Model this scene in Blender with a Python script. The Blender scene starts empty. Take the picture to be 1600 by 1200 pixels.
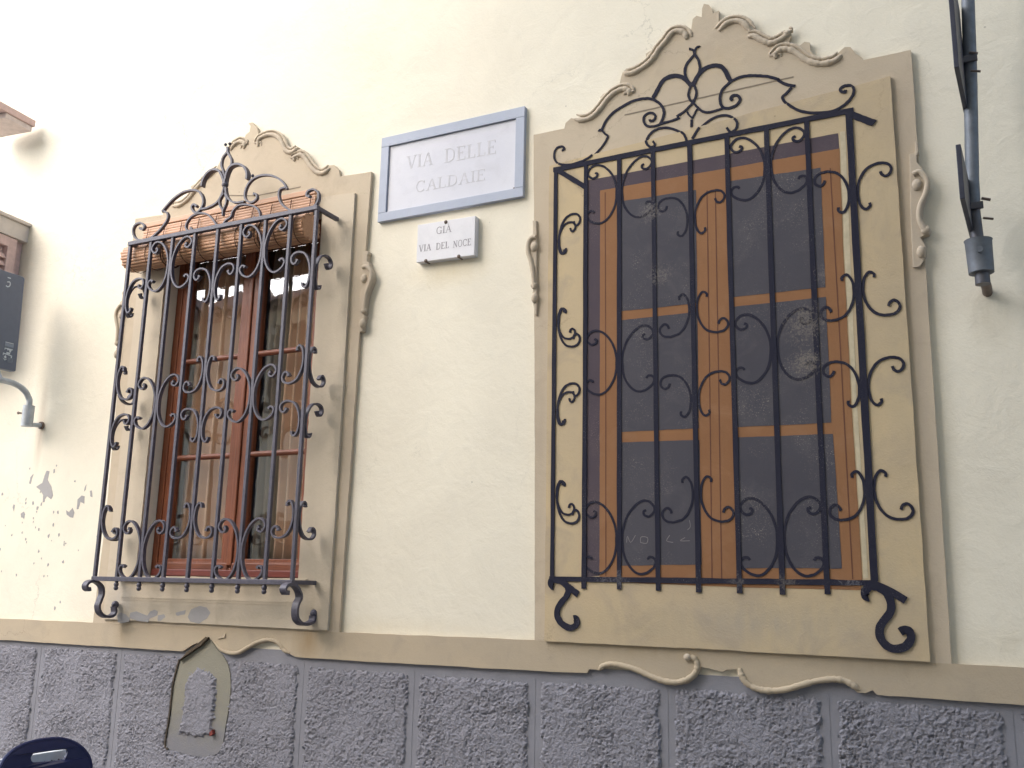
import bpy, bmesh, math, random
from mathutils import Vector, Matrix, noise
from mathutils.geometry import tessellate_polygon
random.seed(7)
R = math.radians
scn = bpy.context.scene
COL = scn.collection

# ------------------------------------------------------------------ camera
cam = bpy.data.objects.new("camera", bpy.data.cameras.new("camera"))
COL.objects.link(cam)
cam.data.sensor_width = 36.0
cam.data.lens = 34.15
cam.data.clip_start = 0.05
cam.data.clip_end = 400.0
cam.matrix_world = Matrix(((0.892569, 0.075175, 0.444600, 0.0000),
                           (0.450418, -0.194709, -0.871328, -3.6500),
                           (0.021065, 0.977976, -0.207651, 1.6000),
                           (0, 0, 0, 1)))
scn.camera = cam

# ------------------------------------------------------------------ light
SUN_EL, SUN_AZ = R(38), R(-152)         # azimuth of the veiled sun, from +Y towards +X
world = bpy.data.worlds.new("World")
scn.world = world
world.use_nodes = True
wn = world.node_tree
sky = wn.nodes.new("ShaderNodeTexSky")
sky.sky_type = 'NISHITA'
sky.sun_disc = False
sky.sun_elevation = SUN_EL
sky.sun_rotation = SUN_AZ
sky.air_density = 1.0
sky.dust_density = 2.0
bg = wn.nodes["Background"]
bg.inputs["Strength"].default_value = 0.10
wn.links.new(sky.outputs[0], bg.inputs[0])
sd = bpy.data.lights.new("sun", 'SUN')
sd.energy = 1.5
sd.angle = R(85)
sd.color = (1.0, 0.98, 0.95)
sun = bpy.data.objects.new("sun", sd)
COL.objects.link(sun)
sv = Vector((math.sin(SUN_AZ) * math.cos(SUN_EL), math.cos(SUN_AZ) * math.cos(SUN_EL), math.sin(SUN_EL)))
sun.rotation_euler = sv.to_track_quat('Z', 'Y').to_euler()
sun.location = (0, 0, 20)
vs = scn.view_settings
vs.view_transform = 'Standard'
vs.look = 'None'
vs.gamma = 1.0
vs.use_curve_mapping = False
vs.exposure = 2.18
scn.render.engine = 'CYCLES'
scn.cycles.use_denoising = True
scn.cycles.max_bounces = 8
scn.cycles.diffuse_bounces = 5
scn.cycles.sample_clamp_indirect = 8.0

# measured outlines on the wall, metres: (x along the wall, z up)
T = {
    'ped_right': [(-1.771, 3.604), (-1.620, 3.603), (-1.614, 3.629), (-1.588, 3.647), (-1.570, 3.641), (-1.533, 3.634), (-1.497, 3.641), (-1.465, 3.657), (-1.448, 3.694), (-1.448, 3.717), (-1.430, 3.731), (-1.412, 3.721), (-1.390, 3.736), (-1.361, 3.757), (-1.354, 3.791), (-1.345, 3.812), (-1.327, 3.826), (-1.288, 3.815), (-1.236, 3.839), (-1.240, 3.873), (-1.218, 3.882), (-1.162, 3.926), (-1.154, 3.956), (-1.120, 3.968), (-1.082, 3.965), (-1.053, 3.952), (-1.038, 3.935), (-1.031, 3.983), (-1.014, 3.994), (-0.992, 3.981), (-0.989, 4.021), (-0.980, 4.041), (-0.960, 4.031), (-0.946, 4.005), (-0.944, 3.986), (-0.918, 3.991), (-0.920, 3.939), (-0.900, 3.948), (-0.872, 3.944), (-0.829, 3.928), (-0.809, 3.910), (-0.783, 3.859), (-0.745, 3.823), (-0.707, 3.805), (-0.673, 3.825), (-0.654, 3.832), (-0.632, 3.818), (-0.629, 3.796), (-0.640, 3.773), (-0.597, 3.748), (-0.578, 3.760), (-0.558, 3.752), (-0.557, 3.718), (-0.540, 3.685), (-0.501, 3.667), (-0.464, 3.670), (-0.438, 3.691), (-0.427, 3.698), (-0.406, 3.693), (-0.390, 3.664), (-0.366, 3.638), (-0.360, 3.628), (-0.191, 3.628)],
    'ped_left': [(-4.255, 3.602), (-4.043, 3.590), (-4.048, 3.628), (-3.995, 3.670), (-3.977, 3.638), (-3.926, 3.636), (-3.865, 3.659), (-3.834, 3.693), (-3.852, 3.724), (-3.778, 3.747), (-3.760, 3.775), (-3.673, 3.798), (-3.639, 3.858), (-3.596, 3.905), (-3.581, 3.932), (-3.544, 3.945), (-3.490, 3.940), (-3.485, 3.955), (-3.459, 3.969), (-3.456, 4.001), (-3.471, 4.019), (-3.445, 4.019), (-3.408, 3.980), (-3.395, 3.939), (-3.351, 3.941), (-3.299, 3.936), (-3.259, 3.919), (-3.223, 3.877), (-3.194, 3.828), (-3.161, 3.813), (-3.130, 3.820), (-3.114, 3.807), (-3.112, 3.779), (-3.082, 3.768), (-3.055, 3.737), (-3.014, 3.682), (-2.975, 3.653), (-2.939, 3.652), (-2.917, 3.671), (-2.881, 3.667), (-2.849, 3.635), (-2.840, 3.598), (-2.689, 3.590), (-2.651, 3.590)],
    'edge_right_l': [(-1.773, 3.607), (-1.741, 2.183), (-1.724, 1.407)],
    'edge_right_r': [(-0.190, 3.627), (-0.200, 1.393)],
    'edge_left_r': [(-2.651, 3.590), (-2.687, 1.401)],
    'edge_left_l': [(-4.263, 3.602), (-4.233, 1.653), (-4.248, 1.391)],
    'panel_right': [(-1.682, 3.418), (-0.270, 3.530), (-0.264, 1.397), (-1.675, 1.410)],
    'panel_left_r': [(-2.733, 3.489), (-2.743, 1.408)],
    'panel_left_b': [(-4.108, 1.446), (-2.743, 1.408)],
    'band_low': [(-5.280, 1.276), (-4.445, 1.277), (-3.979, 1.278), (-3.612, 1.276), (-3.553, 1.309), (-3.490, 1.329), (-3.452, 1.352), (-3.430, 1.338), (-3.398, 1.310), (-3.360, 1.288), (-3.315, 1.275), (-3.260, 1.278), (-3.201, 1.307), (-3.142, 1.332), (-3.082, 1.343), (-3.029, 1.334), (-2.993, 1.305), (-2.959, 1.298), (-2.921, 1.283), (-2.442, 1.284), (-1.941, 1.287), (-1.532, 1.290), (-1.499, 1.291), (-1.491, 1.306), (-1.465, 1.307), (-1.449, 1.304), (-1.425, 1.319), (-1.391, 1.326), (-1.347, 1.326), (-1.283, 1.308), (-1.232, 1.288), (-1.183, 1.272), (-1.146, 1.267), (-1.097, 1.277), (-1.065, 1.302), (-1.050, 1.332), (-1.045, 1.339), (-1.011, 1.334), (-0.969, 1.325), (-0.952, 1.333), (-0.917, 1.337), (-0.911, 1.317), (-0.884, 1.285), (-0.839, 1.266), (-0.787, 1.263), (-0.715, 1.278), (-0.638, 1.307), (-0.573, 1.315), (-0.531, 1.307), (-0.501, 1.283), (-0.476, 1.283), (-0.451, 1.295), (-0.439, 1.281), (-0.399, 1.279), (0.003, 1.276), (0.506, 1.274)],
    'band_top': [(-5.301, 1.377), (-4.248, 1.391), (-2.694, 1.401), (-1.732, 1.407), (-0.200, 1.393), (0.012, 1.392), (0.519, 1.390)],
    'bm0': [(-3.413, 1.330), (-3.369, 1.299), (-3.316, 1.284), (-3.261, 1.287), (-3.202, 1.315), (-3.143, 1.341), (-3.083, 1.352), (-3.030, 1.343), (-2.994, 1.313), (-2.959, 1.300)],
    'bm1': [(-1.447, 1.307), (-1.432, 1.322), (-1.400, 1.331), (-1.357, 1.328), (-1.295, 1.315), (-1.235, 1.293), (-1.183, 1.280), (-1.138, 1.279), (-1.098, 1.292), (-1.068, 1.317), (-1.060, 1.345), (-1.071, 1.368), (-1.096, 1.371)],
    'bm2': [(-0.903, 1.342), (-0.896, 1.314), (-0.878, 1.290), (-0.842, 1.274), (-0.798, 1.270), (-0.743, 1.278), (-0.689, 1.296), (-0.635, 1.313), (-0.582, 1.322), (-0.544, 1.320), (-0.517, 1.308), (-0.495, 1.292)],
    'mo_r1': [(-1.570, 3.638), (-1.533, 3.624), (-1.488, 3.630), (-1.448, 3.662), (-1.421, 3.693), (-1.390, 3.718), (-1.359, 3.729), (-1.332, 3.727), (-1.315, 3.710), (-1.319, 3.693)],
    'mo_r2': [(-1.336, 3.815), (-1.327, 3.799), (-1.297, 3.796), (-1.257, 3.809), (-1.223, 3.828), (-1.201, 3.850), (-1.179, 3.881), (-1.149, 3.909), (-1.120, 3.941), (-1.091, 3.942), (-1.066, 3.924), (-1.056, 3.895)],
    'mo_r3': [(-0.920, 3.897), (-0.893, 3.919), (-0.865, 3.927), (-0.833, 3.918), (-0.810, 3.897), (-0.787, 3.858)],
    'mo_r4': [(-0.800, 3.839), (-0.776, 3.836), (-0.746, 3.810), (-0.716, 3.790), (-0.685, 3.786), (-0.721, 3.787), (-0.690, 3.788), (-0.659, 3.799), (-0.643, 3.813), (-0.651, 3.825)],
    'mo_r5': [(-0.691, 3.714), (-0.692, 3.735), (-0.672, 3.749), (-0.639, 3.741), (-0.609, 3.717), (-0.577, 3.681), (-0.538, 3.655), (-0.502, 3.646), (-0.465, 3.650), (-0.441, 3.669)],
    'mo_l1': [(-3.976, 3.630), (-3.918, 3.626), (-3.858, 3.652), (-3.820, 3.690), (-3.782, 3.723), (-3.730, 3.758), (-3.665, 3.791)],
    'mo_l2': [(-3.585, 3.883), (-3.561, 3.911), (-3.521, 3.923), (-3.486, 3.902), (-3.490, 3.875)],
    'mo_l3': [(-3.390, 3.869), (-3.390, 3.905), (-3.350, 3.921), (-3.297, 3.916), (-3.250, 3.887), (-3.224, 3.850), (-3.198, 3.807), (-3.165, 3.790), (-3.134, 3.797), (-3.120, 3.810)],
    'mo_l4': [(-3.135, 3.736), (-3.137, 3.758), (-3.100, 3.764), (-3.068, 3.739), (-3.026, 3.684), (-2.981, 3.644), (-2.938, 3.636), (-2.904, 3.656)],
    'inc_r': [(-1.337, 3.607), (-0.626, 3.619)],
    'inc_l': [(-3.625, 3.634), (-3.378, 3.588), (-3.084, 3.586)],
    'so_rr': [(-0.199, 3.254), (-0.190, 3.243), (-0.189, 3.208), (-0.197, 3.196), (-0.198, 3.170), (-0.188, 3.154), (-0.177, 3.135), (-0.169, 3.111), (-0.160, 3.088), (-0.161, 3.071), (-0.175, 3.029), (-0.188, 2.989), (-0.195, 2.946), (-0.188, 2.926), (-0.174, 2.919), (-0.169, 2.904), (-0.174, 2.887), (-0.195, 2.882), (-0.203, 2.878), (-0.196, 2.861), (-0.188, 2.843), (-0.190, 2.813), (-0.199, 2.785), (-0.211, 2.770), (-0.219, 2.767), (-0.236, 2.769), (-0.230, 2.995), (-0.221, 3.207), (-0.202, 3.206)],
    'so_rr_s': [(-0.214, 3.122), (-0.194, 3.129), (-0.177, 3.111), (-0.167, 3.083), (-0.176, 3.041), (-0.195, 3.001), (-0.202, 2.967), (-0.201, 2.937), (-0.188, 2.905)],
    'so_rr_v': [(-0.203, 3.080), (-0.185, 2.901), (-0.204, 2.822)],
    'so_rl': [(-1.743, 3.188), (-1.764, 3.192), (-1.762, 3.163), (-1.762, 3.127), (-1.778, 3.116), (-1.789, 3.087), (-1.790, 3.051), (-1.778, 3.014), (-1.766, 2.977), (-1.763, 2.933), (-1.762, 2.898), (-1.755, 2.876), (-1.759, 2.859), (-1.758, 2.824), (-1.751, 2.793), (-1.746, 2.758), (-1.735, 2.755)],
    'so_rl_s': [(-1.743, 3.111), (-1.766, 3.110), (-1.779, 3.088), (-1.781, 3.048), (-1.768, 3.007), (-1.758, 2.966), (-1.752, 2.922), (-1.749, 2.878)],
    'so_rl_v': [(-1.752, 3.068), (-1.750, 2.891), (-1.746, 2.834)],
    'so_lr': [(-2.667, 3.178), (-2.634, 3.174), (-2.634, 3.161), (-2.640, 3.154), (-2.638, 3.122), (-2.626, 3.116), (-2.623, 3.100), (-2.605, 3.069), (-2.598, 3.037), (-2.606, 3.010), (-2.620, 2.980), (-2.631, 2.942), (-2.636, 2.899), (-2.636, 2.863), (-2.642, 2.859), (-2.635, 2.853), (-2.640, 2.825), (-2.644, 2.778), (-2.664, 2.776), (-2.666, 2.938)],
    'so_lr_s': [(-2.661, 3.095), (-2.638, 3.096), (-2.613, 3.069), (-2.607, 3.036), (-2.618, 3.002), (-2.632, 2.964), (-2.638, 2.925), (-2.639, 2.882)],
    'so_lr_v': [(-2.650, 3.038), (-2.641, 2.878), (-2.645, 2.816)],
    'pw_reveal': [(-1.502, 3.331), (-0.467, 3.338), (-0.466, 3.272), (-1.443, 3.274), (-1.436, 1.662), (-1.501, 1.658)],
    'pw_frame': [(-1.443, 3.274), (-0.465, 3.274), (-0.470, 2.877), (-0.470, 2.247), (-0.464, 1.663), (-0.471, 1.626), (-0.904, 1.629), (-1.442, 1.640)],
    'pw_pane_a': [(-1.354, 3.209), (-1.026, 3.203), (-1.030, 2.726), (-1.352, 2.728)],
    'pw_pane_b': [(-1.352, 2.690), (-1.030, 2.690), (-1.034, 2.225), (-1.350, 2.228)],
    'pw_pane_c': [(-1.350, 2.185), (-1.032, 2.180), (-1.032, 1.709), (-1.349, 1.702)],
    'pw_pane_d': [(-0.887, 3.217), (-0.537, 3.209), (-0.541, 2.731), (-0.887, 2.734)],
    'pw_pane_e': [(-0.888, 2.694), (-0.541, 2.693), (-0.542, 2.218), (-0.888, 2.221)],
    'pw_pane_f': [(-0.889, 2.182), (-0.539, 2.177), (-0.530, 1.699), (-0.891, 1.698)],
    'pw_line_a': [(-1.420, 3.261), (-1.415, 1.662)],
    'pw_line_b': [(-0.981, 3.193), (-0.994, 1.656)],
    'pw_line_c': [(-0.947, 3.192), (-0.958, 1.656)],
    'pw_line_d': [(-0.502, 3.200), (-0.496, 1.663)],
    'pw_line_e': [(-1.359, 3.250), (-1.359, 1.675)],
    'pw_light': [(-0.460, 3.342), (-0.441, 3.341), (-0.451, 2.353), (-0.445, 1.668), (-0.460, 1.665), (-0.465, 2.246), (-0.466, 2.876)],
    'pw_peel': [(-0.469, 1.663), (-0.454, 1.657), (-0.447, 1.631), (-0.482, 1.604), (-0.503, 1.619), (-0.495, 1.641)],
    'pc_tail_l': (0.011, [(-1.629, 3.500), (-1.618, 3.505), (-1.627, 3.518), (-1.650, 3.518), (-1.665, 3.499), (-1.664, 3.465), (-1.641, 3.436), (-1.607, 3.422), (-1.561, 3.419), (-1.494, 3.436), (-1.442, 3.478), (-1.414, 3.520), (-1.427, 3.538), (-1.442, 3.560)]),
    'pc_arch_l': (0.014, [(-1.457, 3.561), (-1.442, 3.561), (-1.422, 3.597), (-1.391, 3.627), (-1.347, 3.648), (-1.295, 3.664), (-1.243, 3.663), (-1.205, 3.648), (-1.175, 3.619), (-1.161, 3.585), (-1.166, 3.556), (-1.178, 3.533)]),
    'pc_curl_l': (0.012, [(-1.093, 3.542), (-1.122, 3.536), (-1.160, 3.533), (-1.202, 3.527), (-1.235, 3.534), (-1.250, 3.556), (-1.248, 3.582), (-1.226, 3.592), (-1.207, 3.585), (-1.199, 3.570), (-1.206, 3.556), (-1.220, 3.554), (-1.225, 3.562)]),
    'pc_lobe_l': (0.022, [(-1.208, 3.658), (-1.189, 3.689), (-1.167, 3.724), (-1.142, 3.738), (-1.108, 3.737), (-1.079, 3.723), (-1.055, 3.695), (-1.039, 3.672)]),
    'pc_leaf_l': (0.014, [(-1.024, 3.815), (-1.041, 3.800), (-1.060, 3.778), (-1.068, 3.749), (-1.063, 3.717), (-1.047, 3.687)]),
    'pc_leaf_r': (0.014, [(-1.024, 3.815), (-1.010, 3.788), (-1.004, 3.760), (-1.005, 3.734), (-1.022, 3.703), (-1.039, 3.680)]),
    'pc_tip_l': (0.012, [(-1.026, 3.816), (-1.028, 3.832), (-1.036, 3.841), (-1.048, 3.847)]),
    'pc_tip_r': (0.012, [(-1.024, 3.818), (-1.022, 3.835), (-1.013, 3.846), (-1.003, 3.845)]),
    'pc_ring_l': (0.012, [(-1.043, 3.677), (-1.052, 3.653), (-1.054, 3.632), (-1.046, 3.610), (-1.036, 3.599), (-1.016, 3.571), (-0.997, 3.550), (-0.973, 3.540), (-0.945, 3.540), (-0.913, 3.544)]),
    'pc_ring_r': (0.012, [(-1.029, 3.674), (-1.021, 3.646), (-1.024, 3.620), (-1.036, 3.599), (-1.055, 3.580), (-1.078, 3.563), (-1.107, 3.550)]),
    'pc_dia_l': (0.009, [(-1.062, 3.563), (-1.052, 3.543), (-1.039, 3.529)]),
    'pc_dia_r': (0.009, [(-1.019, 3.565), (-1.028, 3.549), (-1.039, 3.529)]),
    'pc_stem': (0.012, [(-1.043, 3.523), (-1.044, 3.490)]),
    'pc_lobe_r': (0.022, [(-1.035, 3.671), (-1.016, 3.710), (-0.987, 3.738), (-0.948, 3.745), (-0.916, 3.734), (-0.897, 3.708), (-0.886, 3.679), (-0.876, 3.658)]),
    'pc_arch_r': (0.014, [(-0.877, 3.656), (-0.847, 3.665), (-0.808, 3.666), (-0.769, 3.657), (-0.728, 3.644), (-0.687, 3.622), (-0.684, 3.615), (-0.655, 3.592), (-0.620, 3.577)]),
    'pc_hook_r': (0.014, [(-0.877, 3.655), (-0.903, 3.636), (-0.918, 3.614), (-0.922, 3.580), (-0.911, 3.549), (-0.885, 3.540), (-0.854, 3.548), (-0.840, 3.568), (-0.849, 3.587), (-0.868, 3.592), (-0.878, 3.581), (-0.871, 3.571)]),
    'pc_tail_r': (0.013, [(-0.635, 3.574), (-0.653, 3.556), (-0.672, 3.537), (-0.651, 3.501), (-0.619, 3.470), (-0.579, 3.448), (-0.529, 3.435), (-0.479, 3.433), (-0.436, 3.450), (-0.410, 3.476), (-0.401, 3.502), (-0.411, 3.528), (-0.434, 3.535), (-0.451, 3.526), (-0.448, 3.508), (-0.435, 3.501), (-0.431, 3.509)]),
    'pc_small_l': (0.012, [(-1.061, 3.425), (-1.077, 3.462), (-1.121, 3.496), (-1.170, 3.512), (-1.212, 3.503), (-1.237, 3.473), (-1.231, 3.442), (-1.212, 3.427), (-1.198, 3.435), (-1.207, 3.453)]),
    'pc_small_r': (0.012, [(-1.038, 3.430), (-0.997, 3.484), (-0.943, 3.512), (-0.890, 3.507), (-0.855, 3.471), (-0.856, 3.438), (-0.879, 3.426), (-0.894, 3.449)]),
    'pbr_l': [(-1.639, 1.616), (-1.647, 1.622), (-1.651, 1.636), (-1.641, 1.645), (-1.618, 1.643), (-1.592, 1.631), (-1.574, 1.611), (-1.579, 1.585), (-1.601, 1.559), (-1.619, 1.532), (-1.620, 1.504), (-1.603, 1.478), (-1.574, 1.462), (-1.552, 1.463), (-1.536, 1.478), (-1.540, 1.497), (-1.549, 1.497)],
    'pbr_lb': [(-1.576, 1.620), (-1.532, 1.589)],
    'pbr_r': [(-0.447, 1.602), (-0.456, 1.605), (-0.456, 1.624), (-0.438, 1.639), (-0.411, 1.635), (-0.387, 1.616), (-0.376, 1.587), (-0.379, 1.555), (-0.401, 1.526), (-0.415, 1.503), (-0.416, 1.471), (-0.399, 1.444), (-0.370, 1.434), (-0.339, 1.443), (-0.319, 1.469), (-0.324, 1.494), (-0.342, 1.496), (-0.350, 1.490)],
    'pbr_rb': [(-0.425, 1.647), (-0.389, 1.632), (-0.328, 1.595)],
    'pdiag_l': [(-1.645, 3.405), (-1.514, 3.304)],
    'pdiag_r': [(-0.422, 3.408), (-0.335, 3.350)],
    'pb_top': [(-1.651, 3.412), (-1.509, 3.412), (-1.356, 3.409), (-1.206, 3.409), (-1.049, 3.410), (-0.895, 3.412), (-0.736, 3.413), (-0.581, 3.413), (-0.424, 3.414)],
    'pb_bot': [(-1.645, 1.652), (-1.507, 1.648), (-1.359, 1.648), (-1.202, 1.646), (-1.045, 1.643), (-0.892, 1.643), (-0.738, 1.641), (-0.583, 1.646), (-0.425, 1.657)],
    'scr_1': [(-1.328, 1.791), (-1.325, 1.816), (-1.312, 1.791), (-1.292, 1.819)],
    'scr_2': [(-1.272, 1.791), (-1.269, 1.812), (-1.243, 1.809), (-1.247, 1.788), (-1.272, 1.791)],
    'scr_3': [(-1.154, 1.818), (-1.167, 1.797), (-1.141, 1.791)],
    'scr_4': [(-1.094, 1.809), (-1.113, 1.797), (-1.076, 1.797)],
    'scr_5': [(-1.076, 1.874), (-1.073, 1.850), (-1.084, 1.838)],
    'rc_tail_l': (0.012, [(-3.999, 3.441), (-3.977, 3.429), (-3.965, 3.446), (-3.996, 3.470), (-4.035, 3.464), (-4.048, 3.435), (-4.030, 3.394), (-3.986, 3.372), (-3.923, 3.368), (-3.864, 3.396), (-3.821, 3.432), (-3.799, 3.466), (-3.807, 3.494), (-3.831, 3.509)]),
    'rc_arch_l': (0.013, [(-3.843, 3.509), (-3.807, 3.542), (-3.763, 3.572), (-3.705, 3.593), (-3.645, 3.594), (-3.596, 3.578), (-3.566, 3.544), (-3.557, 3.505), (-3.574, 3.474), (-3.602, 3.462), (-3.628, 3.483), (-3.633, 3.505), (-3.615, 3.510), (-3.600, 3.496)]),
    'rc_foot_l': (0.013, [(-3.423, 3.571), (-3.435, 3.532), (-3.463, 3.495), (-3.519, 3.478), (-3.568, 3.476)]),
    'rc_foot_r': (0.013, [(-3.413, 3.569), (-3.402, 3.526), (-3.373, 3.490), (-3.333, 3.473), (-3.280, 3.470)]),
    'rc_lobe_l': (0.02, [(-3.576, 3.601), (-3.571, 3.634), (-3.547, 3.667), (-3.510, 3.681), (-3.469, 3.670), (-3.443, 3.638), (-3.424, 3.597)]),
    'rc_lobe_r': (0.02, [(-3.419, 3.597), (-3.409, 3.647), (-3.386, 3.677), (-3.342, 3.681), (-3.299, 3.658), (-3.275, 3.622), (-3.273, 3.586)]),
    'rc_leaf_l': (0.013, [(-3.427, 3.793), (-3.425, 3.766), (-3.451, 3.739), (-3.456, 3.698), (-3.437, 3.657), (-3.421, 3.602)]),
    'rc_leaf_r': (0.013, [(-3.424, 3.792), (-3.420, 3.762), (-3.391, 3.717), (-3.390, 3.686), (-3.409, 3.652), (-3.419, 3.602)]),
    'rc_drop_l': (0.011, [(-3.422, 3.540), (-3.445, 3.507), (-3.441, 3.476), (-3.420, 3.446), (-3.417, 3.417)]),
    'rc_drop_r': (0.011, [(-3.413, 3.538), (-3.399, 3.494), (-3.407, 3.465), (-3.417, 3.443), (-3.416, 3.417)]),
    'rc_arch_r': (0.013, [(-3.012, 3.490), (-3.036, 3.525), (-3.081, 3.561), (-3.138, 3.585), (-3.200, 3.591), (-3.248, 3.575), (-3.274, 3.542), (-3.281, 3.502), (-3.265, 3.472), (-3.230, 3.457), (-3.201, 3.472), (-3.206, 3.496), (-3.225, 3.501)]),
    'rc_tail_r': (0.012, [(-3.016, 3.499), (-3.052, 3.496), (-3.061, 3.469), (-3.045, 3.426), (-3.007, 3.390), (-2.957, 3.366), (-2.893, 3.356), (-2.842, 3.368), (-2.816, 3.397), (-2.819, 3.437), (-2.849, 3.459), (-2.883, 3.453), (-2.887, 3.432), (-2.867, 3.426)]),
    'rc_small_l': (0.012, [(-3.452, 3.372), (-3.479, 3.404), (-3.522, 3.441), (-3.576, 3.456), (-3.627, 3.449), (-3.657, 3.422), (-3.664, 3.392), (-3.643, 3.369), (-3.620, 3.374), (-3.632, 3.386)]),
    'rc_small_r': (0.012, [(-3.410, 3.360), (-3.394, 3.388), (-3.363, 3.401), (-3.351, 3.430), (-3.319, 3.454), (-3.269, 3.452), (-3.211, 3.432), (-3.179, 3.402), (-3.171, 3.370), (-3.190, 3.359), (-3.210, 3.375)]),
    'rc_pts': [(-3.422, 3.587), (-3.442, 3.809), (-3.413, 3.808), (-3.840, 3.510), (-3.241, 3.601)],
    'br_l': [(-0.227, 1.563), (-0.244, 1.561), (-0.252, 1.578), (-0.240, 1.594), (-0.213, 1.601), (-0.183, 1.593), (-0.156, 1.572), (-0.148, 1.540), (-0.157, 1.509), (-0.165, 1.478), (-0.150, 1.447), (-0.115, 1.429), (-0.078, 1.431), (-0.060, 1.448), (-0.065, 1.478)],
    'br_r': [(-0.231, 1.569), (-0.249, 1.571), (-0.255, 1.587), (-0.240, 1.601), (-0.208, 1.606), (-0.176, 1.594), (-0.152, 1.571), (-0.146, 1.546), (-0.162, 1.520), (-0.167, 1.488), (-0.157, 1.456), (-0.124, 1.436), (-0.082, 1.434), (-0.045, 1.446), (-0.041, 1.470)],
    'niche': [(-3.475, 1.352), (-3.445, 1.336), (-3.408, 1.301), (-3.352, 1.258), (-3.321, 1.213), (-3.301, 1.133), (-3.303, 1.041), (-3.313, 0.950), (-3.317, 0.904), (-3.345, 0.834), (-3.464, 0.807), (-3.654, 0.824), (-3.675, 0.846), (-3.664, 0.969), (-3.659, 1.112), (-3.645, 1.184), (-3.631, 1.236), (-3.584, 1.265), (-3.523, 1.303)],
    'niche_in': [(-3.599, 0.901), (-3.585, 0.998), (-3.585, 1.104), (-3.566, 1.167), (-3.522, 1.198), (-3.470, 1.204), (-3.428, 1.187), (-3.399, 1.156), (-3.383, 1.111), (-3.386, 1.024), (-3.390, 0.912), (-3.427, 0.898), (-3.499, 0.895)],
    'niche_crack': [(-3.621, 1.237), (-3.583, 1.271), (-3.530, 1.306), (-3.465, 1.353), (-3.452, 1.345), (-3.489, 1.311), (-3.543, 1.279), (-3.594, 1.253)],
    'niche_red': [(-3.394, 0.920), (-3.376, 0.936), (-3.372, 0.916), (-3.389, 0.906)],
    'crest_bit': [(-3.390, 1.345), (-3.364, 1.361), (-3.345, 1.371), (-3.347, 1.353), (-3.367, 1.349)],
    'bare_a': [(-4.061, 1.434), (-4.038, 1.449), (-4.003, 1.440), (-3.972, 1.421), (-3.975, 1.404), (-4.019, 1.398), (-4.050, 1.399)],
    'bare_b': [(-3.970, 1.449), (-3.927, 1.456), (-3.892, 1.447), (-3.852, 1.439), (-3.836, 1.460), (-3.810, 1.471), (-3.785, 1.462), (-3.788, 1.442), (-3.834, 1.426), (-3.843, 1.406), (-3.909, 1.408), (-3.972, 1.421)],
    'bare_c': [(-3.777, 1.443), (-3.740, 1.448), (-3.730, 1.436), (-3.757, 1.417), (-3.776, 1.414), (-3.780, 1.427)],
    'bare_d': [(-3.666, 1.457), (-3.625, 1.466), (-3.600, 1.471), (-3.603, 1.452), (-3.649, 1.443), (-3.662, 1.446)],
    'bare_e': [(-3.562, 1.477), (-3.514, 1.496), (-3.464, 1.489), (-3.437, 1.463), (-3.458, 1.435), (-3.504, 1.411), (-3.561, 1.418), (-3.582, 1.440)],
    'wbare_a': [(-4.838, 2.112), (-4.788, 2.129), (-4.780, 2.158), (-4.765, 2.197), (-4.738, 2.193), (-4.747, 2.145), (-4.715, 2.109), (-4.689, 2.061), (-4.702, 2.038), (-4.740, 2.056), (-4.768, 2.016), (-4.772, 2.063), (-4.799, 2.093)],
    'wbare_b': [(-4.489, 2.033), (-4.460, 2.055), (-4.438, 2.049), (-4.435, 2.009), (-4.466, 2.021), (-4.472, 1.981), (-4.487, 1.981)],
    'wbare_c': [(-4.568, 1.977), (-4.545, 1.965), (-4.523, 1.988), (-4.502, 1.959), (-4.506, 1.933), (-4.532, 1.936), (-4.559, 1.951)],
    'wbare_d': [(-4.899, 2.129), (-4.892, 2.165), (-4.871, 2.185), (-4.880, 2.150), (-4.886, 2.126)],
    'wbare_e': [(-4.939, 1.963), (-4.914, 1.974), (-4.898, 1.956), (-4.912, 1.938), (-4.931, 1.942)],
    'wbare_f': [(-4.446, 2.072), (-4.445, 2.096), (-4.434, 2.113), (-4.435, 2.084)],
    'wbare_g': [(-5.013, 1.997), (-5.008, 2.015), (-4.996, 2.011), (-4.998, 1.975)],
    'wbare_h': [(-4.710, 2.180), (-4.711, 2.204), (-4.701, 2.206), (-4.700, 2.185)],
    'wbare_i': [(-4.394, 2.048), (-4.399, 2.077), (-4.387, 2.080), (-4.380, 2.042)],
    'wbare_j': [(-4.814, 1.981), (-4.813, 2.002), (-4.795, 1.999), (-4.803, 1.981)],
    'sign': [(-2.597, 3.762), (-1.814, 3.747), (-1.821, 3.320), (-2.597, 3.316)],
    'sign2': [(-2.360, 3.262), (-2.052, 3.260), (-2.048, 3.067), (-2.354, 3.085)],
    'signin': [(-2.555, 3.706), (-1.861, 3.704), (-1.861, 3.359), (-2.549, 3.359)],
    'st1': [(-2.446, 3.579), (-2.302, 3.560), (-2.232, 3.571), (-1.960, 3.550), (-2.449, 3.633), (-1.962, 3.622)],
    'st2': [(-2.387, 3.444), (-2.021, 3.432), (-2.390, 3.494), (-2.023, 3.483)],
    'st3': [(-2.251, 3.198), (-2.175, 3.198), (-2.251, 3.229), (-2.177, 3.236)],
    'st4': [(-2.346, 3.128), (-2.073, 3.120), (-2.347, 3.158), (-2.070, 3.150)],
}

# ------------------------------------------------------------------ helpers
def tag(o, label=None, cat=None, group=None, kind=None):
    if label: o["label"] = label
    if cat: o["category"] = cat
    if group: o["group"] = group
    if kind: o["kind"] = kind
    return o

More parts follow.
